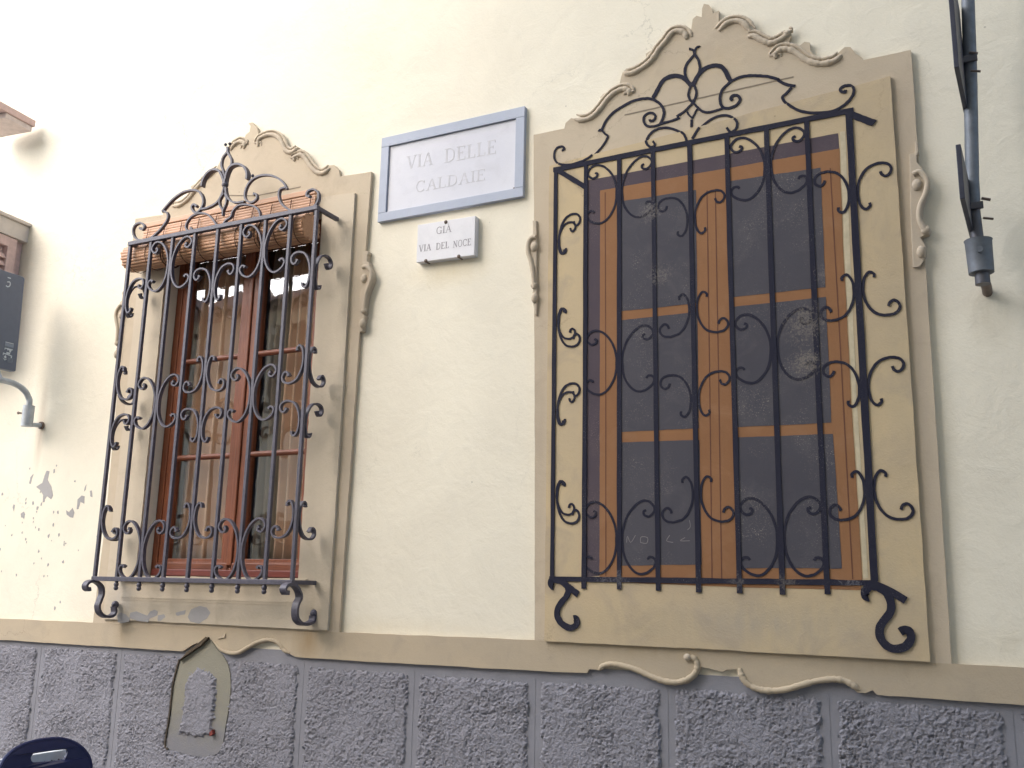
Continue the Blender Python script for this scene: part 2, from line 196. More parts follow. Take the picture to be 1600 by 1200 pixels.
def thing(name, label, cat, loc, group=None):
    o = bpy.data.objects.new(name, None)
    o.empty_display_size = 0.2
    o.location = loc
    COL.objects.link(o)
    return tag(o, label, cat, group)

def wloc(p):
    v = Vector((0, 0, 0))
    while p is not None:
        v = v + p.location
        p = p.parent
    return v

def link(name, me, parent=None, origin=(0, 0, 0)):
    """mesh vertices are given about `origin` (world); parents only translate"""
    o = bpy.data.objects.new(name, me)
    o.location = Vector(origin) - wloc(parent)
    o.parent = parent
    COL.objects.link(o)
    return o

class MB:
    def __init__(s):
        s.v, s.f = [], []
    def add(s, v, f):
        n = len(s.v)
        s.v += [tuple(p) for p in v]
        s.f += [tuple(i + n for i in q) for q in f]
        return s
    def box(s, x0, x1, y0, y1, z0, z1):
        return s.add([(x0, y0, z0), (x1, y0, z0), (x1, y1, z0), (x0, y1, z0), (x0, y0, z1), (x1, y0, z1), (x1, y1, z1), (x0, y1, z1)],
                     [(0, 3, 2, 1), (4, 5, 6, 7), (0, 1, 5, 4), (1, 2, 6, 5), (2, 3, 7, 6), (3, 0, 4, 7)])
    def prism(s, loops, y0, y1):
        """loops: outline + holes in (x,z); y0 = front (nearer the street), y1 = back"""
        loops = [l if i or area(l) > 0 else l[::-1] for i, l in enumerate(loops)]
        loops = [l if not i or area(l) < 0 else l[::-1] for i, l in enumerate(loops)]
        flat = [p for l in loops for p in l]
        tri = tessellate_polygon([[Vector((p[0], p[1], 0)) for p in l] for l in loops])
        n = len(flat)
        v = [(p[0], y0, p[1]) for p in flat] + [(p[0], y1, p[1]) for p in flat]
        f = []
        for a, b, c in tri:
            ar = (flat[b][0] - flat[a][0]) * (flat[c][1] - flat[a][1]) - (flat[b][1] - flat[a][1]) * (flat[c][0] - flat[a][0])
            if ar < 0: b, c = c, b
            f.append((a, b, c)); f.append((a + n, c + n, b + n))
        k = 0
        for l in loops:
            m = len(l)
            for i in range(m):
                a, b = k + i, k + (i + 1) % m
                f.append((b, a, a + n, b + n))
            k += m
        return s.add(v, f)
    def tube(s, path, rad, n=8, flat=1.0, cap=True, axis=None):
        """round bar along a 3-D path; flat squeezes it along world Y"""
        P = [Vector(p) for p in path]
        rr = rad if isinstance(rad, (list, tuple)) else [rad] * len(P)
        v, f = [], []
        up = None
        for i, p in enumerate(P):
            t = (P[min(i + 1, len(P) - 1)] - P[max(i - 1, 0)]).normalized()
            ref = Vector(axis) if axis else (Vector((0, 1, 0)) if abs(t.y) < 0.9 else Vector((1, 0, 0)))
            if up is None or axis: up = ref
            a = t.cross(up).normalized()
            b = a.cross(t).normalized()
            up = b
            for k in range(n):
                an = 2 * math.pi * (k + 0.5) / n
                d = a * math.cos(an) + b * math.sin(an) * (flat if axis or abs(t.y) < .9 else 1)
                v.append(p + d * rr[i])
        for i in range(len(P) - 1):
            for k in range(n):
                k2 = (k + 1) % n
                f.append((i * n + k, i * n + k2, (i + 1) * n + k2, (i + 1) * n + k))
        if cap:
            f.append(tuple(range(n))[::-1]); f.append(tuple((len(P) - 1) * n + k for k in range(n)))
        return s.add(v, f)
    def ribbon(s, path, w, y0, y1, ends=1.0):
        """flat bar bent on edge: path in (x,z), thickness w in the plane, from y0 to y1"""
        n = len(path)
        L, Rr = [], []
        for i in range(n):
            a, b = path[max(i - 1, 0)], path[min(i + 1, n - 1)]
            dx, dz = b[0] - a[0], b[1] - a[1]
            l = math.hypot(dx, dz) or 1
            ww = w[i] if isinstance(w, (list, tuple)) else w
            nx, nz = -dz / l * ww / 2, dx / l * ww / 2
            L.append((path[i][0] + nx, path[i][1] + nz)); Rr.append((path[i][0] - nx, path[i][1] - nz))
        v, f = [], []
        for i in range(n):
            if callable(y0):
                ya = y0(path[i][0], path[i][1]); yb = ya + .008
            else: ya, yb = y0, y1
            v += [(L[i][0], ya, L[i][1]), (Rr[i][0], ya, Rr[i][1]), (Rr[i][0], yb, Rr[i][1]), (L[i][0], yb, L[i][1])]
        for i in range(n - 1):
            a, b = i * 4, i * 4 + 4
            for k in range(4):
                k2 = (k + 1) % 4
                f.append((a + k, a + k2, b + k2, b + k))
        f.append((3, 2, 1, 0)); f.append((n * 4 - 4, n * 4 - 3, n * 4 - 2, n * 4 - 1))
        return s.add(v, f)
    def ball(s, c, r, sx=1, sy=1, sz=1, n=10, m=6):
        v, f = [], []
        for i in range(m + 1):
            th = math.pi * i / m
            for k in range(n):
                ph = 2 * math.pi * k / n
                v.append((c[0] + r * sx * math.sin(th) * math.cos(ph), c[1] + r * sy * math.sin(th) * math.sin(ph), c[2] + r * sz * math.cos(th)))
        for i in range(m):
            for k in range(n):
                k2 = (k + 1) % n
                f.append((i * n + k, (i + 1) * n + k, (i + 1) * n + k2, i * n + k2))
        return s.add(v, f)
    def mesh(s, name, mat, smooth=False, origin=(0, 0, 0)):
        me = bpy.data.meshes.new(name)
        ox, oy, oz = origin
        me.from_pydata([(x - ox, y - oy, z - oz) for x, y, z in s.v], [], s.f)
        bm = bmesh.new(); bm.from_mesh(me)
        bmesh.ops.remove_doubles(bm, verts=bm.verts, dist=1e-6)
        bmesh.ops.recalc_face_normals(bm, faces=bm.faces)
        bm.to_mesh(me); bm.free()
        if mat: me.materials.append(mat)
        if smooth:
            for p in me.polygons: p.use_smooth = True
        return me
    def obj(s, name, mat, parent=None, origin=(0, 0, 0), smooth=False, bevel=0, angle=40):
        me = s.mesh(name, mat, smooth, origin)
        o = link(name, me, parent, origin)
        if smooth:
            try: me.set_sharp_from_angle(angle=R(angle))
            except Exception: pass
        if bevel:
            b = o.modifiers.new("bevel", 'BEVEL'); b.width = bevel; b.segments = 2; b.limit_method = 'ANGLE'; b.angle_limit = R(angle)
        return o

def area(l):
    return 0.5 * sum(l[i][0] * l[(i + 1) % len(l)][1] - l[(i + 1) % len(l)][0] * l[i][1] for i in range(len(l)))

def spline(pts, k=6):
    out, n = [], len(pts)
    for i in range(n - 1):
        p0, p1, p2, p3 = pts[max(i - 1, 0)], pts[i], pts[i + 1], pts[min(i + 2, n - 1)]
        for j in range(k):
            t = j / k
            out.append(tuple(0.5 * (2 * p1[d] + (p2[d] - p0[d]) * t + (2 * p0[d] - 5 * p1[d] + 4 * p2[d] - p3[d]) * t * t + (3 * p1[d] - p0[d] - 3 * p2[d] + p3[d]) * t ** 3) for d in range(len(p1))))
    out.append(tuple(pts[-1]))
    return out

def rough(loop, step=0.03, amp=0.002, seed=0.0, keep=None):
    """hand-made edge: cut the sides short and let them wander a little"""
    out, n = [], len(loop)
    for i in range(n):
        a, b = loop[i], loop[(i + 1) % n]
        l = math.hypot(b[0] - a[0], b[1] - a[1])
        k = max(1, int(l / step))
        for j in range(k):
            t = j / k
            x, z = a[0] + (b[0] - a[0]) * t, a[1] + (b[1] - a[1]) * t
            if keep and keep(x, z): out.append((x, z)); continue
            out.append((x + amp * noise.noise((x * 9 + seed, z * 9, 1.3)) + amp * .6 * noise.noise((x * 41, z * 41 + seed, 7.1)),
                        z + amp * noise.noise((x * 9, z * 9 + seed, 5.7)) + amp * .6 * noise.noise((x * 41 + seed, z * 41, 3.9))))
    return out

def rect(x0, x1, z0, z1):
    return [(x0, z0), (x1, z0), (x1, z1), (x0, z1)]

# ------------------------------------------------------------------ materials
def nodes(name):
    m = bpy.data.materials.new(name)
    m.use_nodes = True
    nt = m.node_tree
    return m, nt, nt.nodes["Principled BSDF"]

def N(nt, t, **kw):
    n = nt.nodes.new(t)
    for k, v in kw.items():
        if k in n.inputs.keys(): n.inputs[k].default_value = v
        else: setattr(n, k, v)
    return n

def ramp(nt, fac, stops):
    r = nt.nodes.new("ShaderNodeValToRGB")
    e = r.color_ramp.elements
    while len(e) < len(stops): e.new(0.5)
    for i, (p, c) in enumerate(stops):
        e[i].position = p
        e[i].color = (c, c, c, 1) if not isinstance(c, (tuple, list)) else (*c, 1)
    nt.links.new(fac, r.inputs[0])
    return r.outputs[0]

def coord(nt, scale=(1, 1, 1)):
    g = nt.nodes.new("ShaderNodeNewGeometry")
    mp = nt.nodes.new("ShaderNodeMapping")
    mp.inputs["Scale"].default_value = scale
    nt.links.new(g.outputs["Position"], mp.inputs[0])
    return mp.outputs[0]

def noise_tex(nt, vec, scale, detail=6, rough=.55, dist=0.0):
    n = N(nt, "ShaderNodeTexNoise", Scale=scale, Detail=detail, Roughness=rough, Distortion=dist)
    nt.links.new(vec, n.inputs["Vector"])
    return n.outputs["Fac"]

def mixc(nt, fac, a, b, blend='MIX'):
    m = nt.nodes.new("ShaderNodeMix"); m.data_type = 'RGBA'; m.blend_type = blend
    for sock, val in ((m.inputs["Factor"], fac), (m.inputs[6], a), (m.inputs[7], b)):
        if hasattr(val, "links"): nt.links.new(val, sock)
        elif isinstance(val, (tuple, list)): sock.default_value = (*val, 1) if len(val) == 3 else val
        else: sock.default_value = val
    return m.outputs[2]

def bump(nt, bs, terms, dist=.01):
    """terms: (height socket, strength metres) chained"""
    prev = None
    for h, st in terms:
        b = N(nt, "ShaderNodeBump", Strength=1.0, Distance=st)
        nt.links.new(h, b.inputs["Height"])
        if prev is not None: nt.links.new(prev, b.inputs["Normal"])
        prev = b.outputs[0]
    nt.links.new(prev, bs.inputs["Normal"])

def plaster(name, c1, c2, c3=None, fine=.0012, coarse=.004, dirt=.35, rough_=.92, speck=None, fscale=160, cscale=9, worn=None, crack=0, stain=None):
    m, nt, bs = nodes(name)
    v = coord(nt)
    big = noise_tex(nt, v, 1.7, 5, .6, .4)
    mid = noise_tex(nt, v, cscale, 6, .62, .6)
    fin = noise_tex(nt, v, fscale, 3, .6)
    col = mixc(nt, ramp(nt, big, [(.35, 0), (.68, 1)]), c1, c2)
    if c3:
        col = mixc(nt, ramp(nt, mid, [(.52, 0), (.72, dirt)]), col, c3)
    col = mixc(nt, ramp(nt, fin, [(.3, .10), (.5, 0)]), col, tuple(x * .6 for x in c1))
    if speck:
        sp = noise_tex(nt, v, 260, 2, .7)
        zone = noise_tex(nt, v, 4.5, 4, .6, .5)
        a = N(nt, "ShaderNodeMath", operation='MULTIPLY')
        nt.links.new(ramp(nt, sp, [(.62, 0), (.67, 1)]), a.inputs[0])
        nt.links.new(ramp(nt, zone, [(.48, .0), (.66, 1)]), a.inputs[1])
        col = mixc(nt, a.outputs[0], col, speck)
    if crack:
        wv = N(nt, "ShaderNodeVectorMath", operation='ADD')
        nz_ = N(nt, "ShaderNodeTexNoise", Scale=5.0, Detail=6, Roughness=.65); nt.links.new(v, nz_.inputs["Vector"])
        sc_ = N(nt, "ShaderNodeVectorMath", operation='SCALE'); sc_.inputs["Scale"].default_value = .28
        nt.links.new(nz_.outputs["Color"], sc_.inputs[0]); nt.links.new(v, wv.inputs[0]); nt.links.new(sc_.outputs[0], wv.inputs[1])
        vo = N(nt, "ShaderNodeTexVoronoi", feature='DISTANCE_TO_EDGE', Scale=1.5); nt.links.new(wv.outputs[0], vo.inputs["Vector"])
        ck = N(nt, "ShaderNodeMath", operation='MULTIPLY')
        nt.links.new(ramp(nt, vo.outputs["Distance"], [(.0, 1), (.0035, 0)]), ck.inputs[0])
        nt.links.new(ramp(nt, noise_tex(nt, v, 1.1, 3, .6), [(.52, 0), (.62, crack)]), ck.inputs[1])
        col = mixc(nt, ck.outputs[0], col, tuple(x * .45 for x in c1))
        pv = N(nt, "ShaderNodeTexVoronoi", Scale=13.0, Randomness=1.0); nt.links.new(v, pv.inputs["Vector"])
        pk = N(nt, "ShaderNodeMath", operation='MULTIPLY')
        nt.links.new(ramp(nt, pv.outputs["Distance"], [(.035, 1), (.06, 0)]), pk.inputs[0])
        nt.links.new(ramp(nt, noise_tex(nt, v, 2.3, 4, .7), [(.56, 0), (.62, .75)]), pk.inputs[1])
        col = mixc(nt, pk.outputs[0], col, tuple(x * .35 for x in c1))
    for sx_, sz_, rx, rz, sc, ss in (stain or []):
        g = nt.nodes.new("ShaderNodeNewGeometry")
        su = N(nt, "ShaderNodeVectorMath", operation='SUBTRACT'); su.inputs[1].default_value = (sx_, 0, sz_)
        mu = N(nt, "ShaderNodeVectorMath", operation='MULTIPLY'); mu.inputs[1].default_value = (1 / rx, 0, 1 / rz)
        le = N(nt, "ShaderNodeVectorMath", operation='LENGTH')
        nt.links.new(g.outputs["Position"], su.inputs[0]); nt.links.new(su.outputs[0], mu.inputs[0]); nt.links.new(mu.outputs[0], le.inputs[0])
        sm = N(nt, "ShaderNodeMath", operation='MULTIPLY')
        nt.links.new(ramp(nt, le.outputs["Value"], [(0, ss), (1, 0)]), sm.inputs[0])
        nt.links.new(ramp(nt, noise_tex(nt, coord(nt, (26, 26, 5)), 1.0, 5, .6), [(.3, .35), (.65, 1)]), sm.inputs[1])
        col = mixc(nt, sm.outputs[0], col, sc)
    for wx, wz, wr, wc in (worn or []):
        sub = N(nt, "ShaderNodeVectorMath", operation='DISTANCE')
        g = nt.nodes.new("ShaderNodeNewGeometry")
        nt.links.new(g.outputs["Position"], sub.inputs[0])
        sub.inputs[1].default_value = (wx, -.037, wz)
        fall = N(nt, "ShaderNodeMapRange")
        fall.inputs["From Min"].default_value = wr; fall.inputs["From Max"].default_value = wr * .15
        fall.inputs["To Min"].default_value = -.22; fall.inputs["To Max"].default_value = .13
        nt.links.new(sub.outputs["Value"], fall.inputs["Value"])
        ad = N(nt, "ShaderNodeMath", operation='ADD')
        nt.links.new(noise_tex(nt, v, 85, 6, .75, 1.2), ad.inputs[0]); nt.links.new(fall.outputs[0], ad.inputs[1])
        col = mixc(nt, ramp(nt, ad.outputs[0], [(.56, 0), (.68, .5)]), col, wc)
    nt.links.new(col, bs.inputs["Base Color"])
    bs.inputs["Roughness"].default_value = rough_
    bs.inputs["Specular IOR Level"].default_value = .25
    bump(nt, bs, [(big, coarse * 2.2), (mid, coarse), (fin, fine)])
    return m

def simple(name, c, rough_=.6, metal=0.0, var=.12, scale=30, bmp=.0004, spec=.4):
    m, nt, bs = nodes(name)
    v = coord(nt)
    n = noise_tex(nt, v, scale, 5, .6)
    col = mixc(nt, ramp(nt, n, [(.3, 0), (.7, 1)]), tuple(x * (1 - var) for x in c), tuple(min(1, x * (1 + var)) for x in c))
    nt.links.new(col, bs.inputs["Base Color"])
    bs.inputs["Roughness"].default_value = rough_
    bs.inputs["Metallic"].default_value = metal
    bs.inputs["Specular IOR Level"].default_value = spec
    bump(nt, bs, [(n, bmp)])
    return m

def wood(name, c1, c2, rough_=.42, axis='Z'):
    m, nt, bs = nodes(name)
    sc = {'Z': (60, 60, 3), 'X': (3, 60, 60)}[axis]
    v = coord(nt, sc)
    n = noise_tex(nt, v, 1.6, 6, .65, .8)
    n2 = noise_tex(nt, coord(nt), 6, 4, .6)
    col = mixc(nt, ramp(nt, n, [(.3, 0), (.7, 1)]), c1, c2)
    col = mixc(nt, ramp(nt, n2, [(.5, 0), (.75, .5)]), col, tuple(x * .5 for x in c1))
    nt.links.new(col, bs.inputs["Base Color"])
    bs.inputs["Roughness"].default_value = rough_
    bump(nt, bs, [(n, .0005)])
    return m

M = {}
M['wall'] = plaster('cream stucco', (.755, .705, .585), (.695, .645, .535), (.63, .595, .51), fine=.0006, coarse=.0035, dirt=.25, fscale=120, crack=.55, stain=[(-4.86, 2.45, .045, .30, (.40, .31, .24), .75), (-2.2, 3.02, .26, .09, (.68, .56, .34), .45), (-.0, 2.58, .09, .16, (.45, .39, .28), .5), (-2.4, 1.43, .6, .06, (.60, .52, .37), .4), (.1, 1.46, .5, .09, (.55, .49, .36), .5), (-.16, 2.2, .04, .9, (.55, .50, .38), .35)])
M['bright'] = plaster('pale cream stucco', (.84, .79, .66), (.80, .75, .62))
M['trim'] = plaster('greige trim plaster', (.50, .42, .315), (.455, .378, .285), (.39, .32, .24), fine=.0006, coarse=.0025, dirt=.5, crack=.55, stain=[(-.98, 3.75, .35, .12, (.52, .41, .26), .5), (-.23, 2.4, .05, 1.1, (.36, .30, .235), .5), (-1.72, 2.3, .05, .8, (.37, .31, .24), .5), (-2.68, 2.2, .05, .9, (.37, .31, .25), .45)])
M['band'] = plaster('ochre band plaster', (.45, .37, .265), (.40, .335, .25), (.345, .295, .23), fine=.0006, coarse=.002, dirt=.5, crack=.55, stain=[(-2.86, 1.36, .10, .13, (.27, .18, .085), .75), (-4.03, 1.36, .07, .12, (.27, .20, .12), .6), (-1.3, 1.39, .5, .05, (.30, .235, .14), .4), (-.4, 1.38, .4, .05, (.28, .22, .14), .4)])
M['panel'] = plaster('ochre panel plaster', (.515, .405, .25), (.44, .355, .245), (.37, .305, .225), fine=.0009, coarse=.003, dirt=.85, cscale=5, crack=.6, stain=[(-.8, 1.50, .5, .12, (.34, .31, .26), .6), (-1.3, 1.47, .35, .10, (.36, .30, .20), .5), (-.36, 1.6, .1, .22, (.36, .31, .23), .5), (-1.58, 1.5, .09, .12, (.36, .32, .25), .5), (-.31, 2.6, .06, .8, (.42, .35, .24), .4)])
M['panel_l'] = plaster('pale panel plaster', (.54, .465, .36), (.485, .415, .32), (.42, .355, .27), fine=.0007, coarse=.003, dirt=.6, crack=.55, stain=[(-3.4, 1.57, .6, .05, (.30, .235, .155), .5), (-4.05, 1.5, .12, .14, (.34, .33, .32), .7), (-2.83, 1.5, .09, .2, (.36, .29, .20), .5), (-2.85, 2.4, .1, .9, (.42, .36, .28), .5)])
M['moulding'] = plaster('moulding plaster', (.49, .415, .32), (.44, .37, .285), (.35, .29, .225), fine=.0006, coarse=.002, dirt=.6)
M['plinth'] = plaster('grey smooth render', (.25, .25, .28), (.22, .22, .248), (.19, .187, .205), fine=.0006, coarse=.003, dirt=.5)
M['roughcast'] = plaster('grey roughcast', (.265, .263, .30), (.23, .228, .26), (.175, .17, .186), fine=.0035, coarse=.004, dirt=.7, fscale=150, cscale=60)
M['bare'] = plaster('bare grey render', (.37, .355, .35), (.31, .30, .30), (.40, .37, .34), fine=.0008, coarse=.002, dirt=.5)
M['niche'] = plaster('olive repair mortar', (.275, .262, .21), (.24, .228, .185), (.215, .21, .20), fine=.0012, coarse=.003, dirt=.6)
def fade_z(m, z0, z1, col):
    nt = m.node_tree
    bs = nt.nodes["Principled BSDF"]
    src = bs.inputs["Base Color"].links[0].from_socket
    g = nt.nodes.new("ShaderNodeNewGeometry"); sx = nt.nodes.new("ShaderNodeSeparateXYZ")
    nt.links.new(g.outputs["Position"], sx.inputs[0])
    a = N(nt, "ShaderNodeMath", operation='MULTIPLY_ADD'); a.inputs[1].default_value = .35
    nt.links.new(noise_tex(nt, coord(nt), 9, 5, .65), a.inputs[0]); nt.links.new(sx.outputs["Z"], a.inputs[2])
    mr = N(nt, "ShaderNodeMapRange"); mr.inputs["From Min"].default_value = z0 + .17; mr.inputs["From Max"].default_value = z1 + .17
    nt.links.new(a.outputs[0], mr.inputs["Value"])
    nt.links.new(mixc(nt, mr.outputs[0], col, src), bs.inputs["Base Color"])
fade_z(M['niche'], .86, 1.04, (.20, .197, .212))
M['crack'] = plaster('dark crumbled edge', (.10, .075, .05), (.06, .05, .04), (.16, .12, .08), fine=.002, coarse=.004)
M['groove'] = simple('groove shade brown', (.20, .165, .125), .95)  # brown that paints in the shade of the incised lines
M['red'] = simple('red paint spot', (.20, .04, .03), .8)
M['iron'] = simple('grey painted iron', (.064, .059, .082), .5, 0.0, .25, 60, .0006, .5)
WORN = [(-.62, 2.60, .20, (.24, .21, .175)), (-.62, 2.45, .15, (.26, .225, .18)), (-.53, 2.78, .12, (.22, .19, .17)), (-1.18, 2.86, .13, (.2, .18, .16)), (-1.22, 3.14, .12, (.22, .2, .18))]
WORN2 = WORN + [(-1.43, 1.66, .08, (.2, .19, .2)), (-1.36, 1.645, .10, (.2, .19, .2)), (-.9, 1.645, .09, (.16, .14, .13)), (-.5, 1.64, .10, (.24, .23, .24)), (-.72, 1.645, .10, (.2, .17, .14))]
M['p_dark'] = plaster('painted glass grey', (.080, .076, .088), (.066, .063, .076), (.098, .092, .10), fine=.0006, coarse=.0025, dirt=.7, speck=(.30, .27, .23), worn=WORN)
M['p_reveal'] = plaster('painted reveal purple', (.085, .066, .078), (.07, .056, .07), (.10, .08, .085), fine=.0006, coarse=.0025, dirt=.5, speck=(.28, .22, .2))
M['p_wood'] = plaster('painted wood brown', (.275, .14, .068), (.235, .115, .055), (.30, .165, .09), fine=.0006, coarse=.0025, dirt=.5)
M['p_line'] = simple('painted brown line', (.12, .05, .032), .9)
M['p_bar'] = plaster('painted bar navy', (.017, .017, .032), (.022, .022, .036), (.03, .03, .04), fine=.0006, coarse=.002, dirt=.4, speck=(.16, .15, .15), worn=WORN2)
M['p_light'] = simple('painted pale stripe', (.50, .43, .30), .9)
M['chalk'] = simple('chalk scratch', (.20, .185, .185), .95)
M['marble'] = plaster('grey white marble', (.62, .62, .66), (.54, .545, .60), (.46, .46, .50), fine=.0002, coarse=.0006, dirt=.4, rough_=.6)
M['marble2'] = plaster('white marble', (.68, .67, .69), (.60, .60, .63), (.5, .5, .52), fine=.0002, coarse=.0006, dirt=.3, rough_=.6)
M['bardiglio'] = plaster('blue grey stone border', (.40, .43, .51), (.34, .375, .455), (.32, .345, .41), fine=.0002, coarse=.0005, dirt=.4, rough_=.6)
M['letter'] = simple('faded letter grey', (.49, .485, .515), .9)
M['letter2'] = simple('dark letter grey', (.27, .26, .28), .9)
M['joint'] = simple('dark joint', (.05, .05, .055), .9)
M['wood'] = wood('varnished window wood', (.27, .085, .034), (.15, .042, .02))
M['woodx'] = wood('varnished window wood across', (.25, .08, .036), (.14, .042, .024), axis='X')
M['sillred'] = wood('red painted sill', (.20, .042, .030), (.13, .028, .022), axis='X')
M['bamboo'] = wood('bamboo slat', (.54, .31, .18), (.41, .215, .12), .5, 'X')
M['string'] = simple('brown string', (.10, .05, .03), .9)
M['galv'] = simple('galvanised steel', (.15, .165, .19), .55, .3, .2, 25, .0003)
M['galv_pale'] = simple('pale galvanised steel', (.42, .45, .48), .5, .3, .15, 25, .0003)
M['darkpipe'] = simple('dark pipe', (.10, .10, .115), .5, .3)
M['rust'] = simple('rusty pipe', (.16, .12, .10), .7, .2)
M['plate'] = simple('dark sign back', (.045, .047, .07), .45, .2)
M['signblue'] = simple('slate blue sign face', (.11, .13, .18), .45, 0, .04)
M['print'] = simple('pale sign print', (.5, .55, .6), .6)
M['print2'] = simple('grey sign print', (.23, .27, .33), .6)
M['chair'] = simple('navy plastic', (.014, .020, .075), .38, 0, .1)
M['chairleg'] = simple('aluminium', (.5, .5, .52), .35, .9)
M['board'] = simple('white board', (.80, .84, .85), .6, 0, .05)
M['boardframe'] = wood('brown board frame', (.14, .06, .04), (.09, .04, .03))
M['boardframe2'] = simple('weathered wood', (.62, .53, .50), .8)
M['stone'] = plaster('pale window stone', (.60, .54, .49), (.55, .50, .46), (.48, .44, .41), fine=.0006, coarse=.002)
M['shutter'] = simple('faded brown shutter', (.56, .41, .38), .75, 0, .12)
M['greenshutter'] = simple('pale louvre shutter', (.78, .72, .60), .75)
M['pave'] = plaster('paving stone', (.20, .19, .185), (.16, .155, .15), (.12, .12, .12), fine=.001, coarse=.004)
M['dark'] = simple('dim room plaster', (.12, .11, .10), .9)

def cloth(name, c):
    m, nt, bs = nodes(name)
    n = noise_tex(nt, coord(nt, (90, 90, 4)), 1.0, 4)
    nt.links.new(mixc(nt, n, tuple(x * .8 for x in c), c), bs.inputs["Base Color"])
    bs.inputs["Roughness"].default_value = .95
    return m
M['filler'] = cloth('grey net curtain', (.62, .62, .57))
M['curtain'] = cloth('taupe curtain', (.86, .68, .54))

def glass():
    m, nt, bs = nodes('window glass')
    nt.nodes.remove(bs)
    out = nt.nodes["Material Output"]
    g = N(nt, "ShaderNodeBsdfGlossy", Roughness=.012); g.inputs["Color"].default_value = (1, 1, 1, 1)
    t = nt.nodes.new("ShaderNodeBsdfTransparent"); t.inputs["Color"].default_value = (.86, .83, .80, 1)
    f = N(nt, "ShaderNodeFresnel", IOR=2.15)
    b = N(nt, "ShaderNodeBump", Strength=1, Distance=.0012)
    nt.links.new(noise_tex(nt, coord(nt), 5, 2), b.inputs["Height"])
    nt.links.new(b.outputs[0], g.inputs["Normal"])
    mx = nt.nodes.new("ShaderNodeMixShader")
    gb = nt.nodes.new("ShaderNodeNewGeometry")
    fm = N(nt, "ShaderNodeMath", operation='SUBTRACT', use_clamp=True)
    nt.links.new(f.outputs[0], fm.inputs[0]); nt.links.new(gb.outputs["Backfacing"], fm.inputs[1])
    nt.links.new(fm.outputs[0], mx.inputs[0]); nt.links.new(t.outputs[0], mx.inputs[1]); nt.links.new(g.outputs[0], mx.inputs[2])
    nt.links.new(mx.outputs[0], out.inputs[0])
    return m
M['glass'] = glass()

# ------------------------------------------------------------------ ground
XL, XR, HT = -11.0, 7.0, 9.0
tag(MB().add([(-60, -60, 0), (60, -60, 0), (60, 40, 0), (-60, 40, 0)], [(0, 1, 2, 3)]).obj('street', M['pave']), kind='structure')

# ------------------------------------------------------------------ our house: wall, plinth, band
OX0, OX1, OZ0, OZ1 = -3.962, -2.925, 1.632, 3.43          # real window opening
house = thing('townhouse', 'cream stucco house wall with grey roughcast base and two framed windows', 'building', (-2, 0, 0))
mb = MB().prism([rect(XL, XR, 0, HT), rect(OX0, OX1, OZ0, OZ1)], 0.0, .34)
mb.obj('wall', M['wall'], house)
mb = MB()
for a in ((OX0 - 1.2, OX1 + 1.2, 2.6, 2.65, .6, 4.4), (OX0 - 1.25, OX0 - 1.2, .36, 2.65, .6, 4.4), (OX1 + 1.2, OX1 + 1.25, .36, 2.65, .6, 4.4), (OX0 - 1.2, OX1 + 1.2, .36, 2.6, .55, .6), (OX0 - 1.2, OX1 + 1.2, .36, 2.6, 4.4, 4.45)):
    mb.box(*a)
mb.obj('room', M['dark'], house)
# band with its wavy lower edge
low = [p for p in T['band_low']]
low[0] = (XL, low[0][1]); low[-1] = (XR, 1.265)
top = [(XL, 1.377)] + [p for p in T['band_top'][1:-1]] + [(XR, 1.39)]
band_loop = rough(low + top[::-1], .04, .0022, 3.0, keep=lambda x, z: z > 1.36 and (-4.25 < x < -2.68 or -1.75 < x < -.19))
MB().prism([band_loop], -.02, .006).obj('band', M['band'], house)
def moulding(path, parent, r=.013, y=-.02, second=True, name='scroll_moulding', mat='moulding'):
    p = spline(path, 6)
    n = len(p)
    rr = [r * (0.45 + .55 * min(1, i / 5.0, (n - 1 - i) / 4.0)) * (1 + .30 * noise.noise((i * .9, path[0][0] * 5, 0)) + .15 * noise.noise((i * 2.3, path[0][1] * 5, 4))) for i in range(n)]
    m = MB().tube([(x, y, z) for x, z in p], rr, 8, 1.0)
    if second:
        q = []
        for i in range(n):
            a, b = p[max(i - 1, 0)], p[min(i + 1, n - 1)]
            dx, dz = b[0] - a[0], b[1] - a[1]; l = math.hypot(dx, dz) or 1
            s = 1 if dx > 0 else -1
            q.append((p[i][0] - dz / l * r * 1.75 * s, y, p[i][1] + dx / l * r * 1.75 * s))
        m.tube(q, [x * .62 for x in rr], 6, 1.0)
    return m.obj(name, M[mat], parent, smooth=True, angle=60)
moulding(T['bm0'], house, .0095, -.019, False, mat='band')
for k in ('bm1', 'bm2'):
    o = moulding(T[k], house, .0115, -.0195, False, mat='band')
mb = MB().ball((T['bm1'][-1][0], -.026, T['bm1'][-1][1]), .015, 1, .8, .9)
mb.obj('scroll_tip', M['moulding'], house, smooth=True)

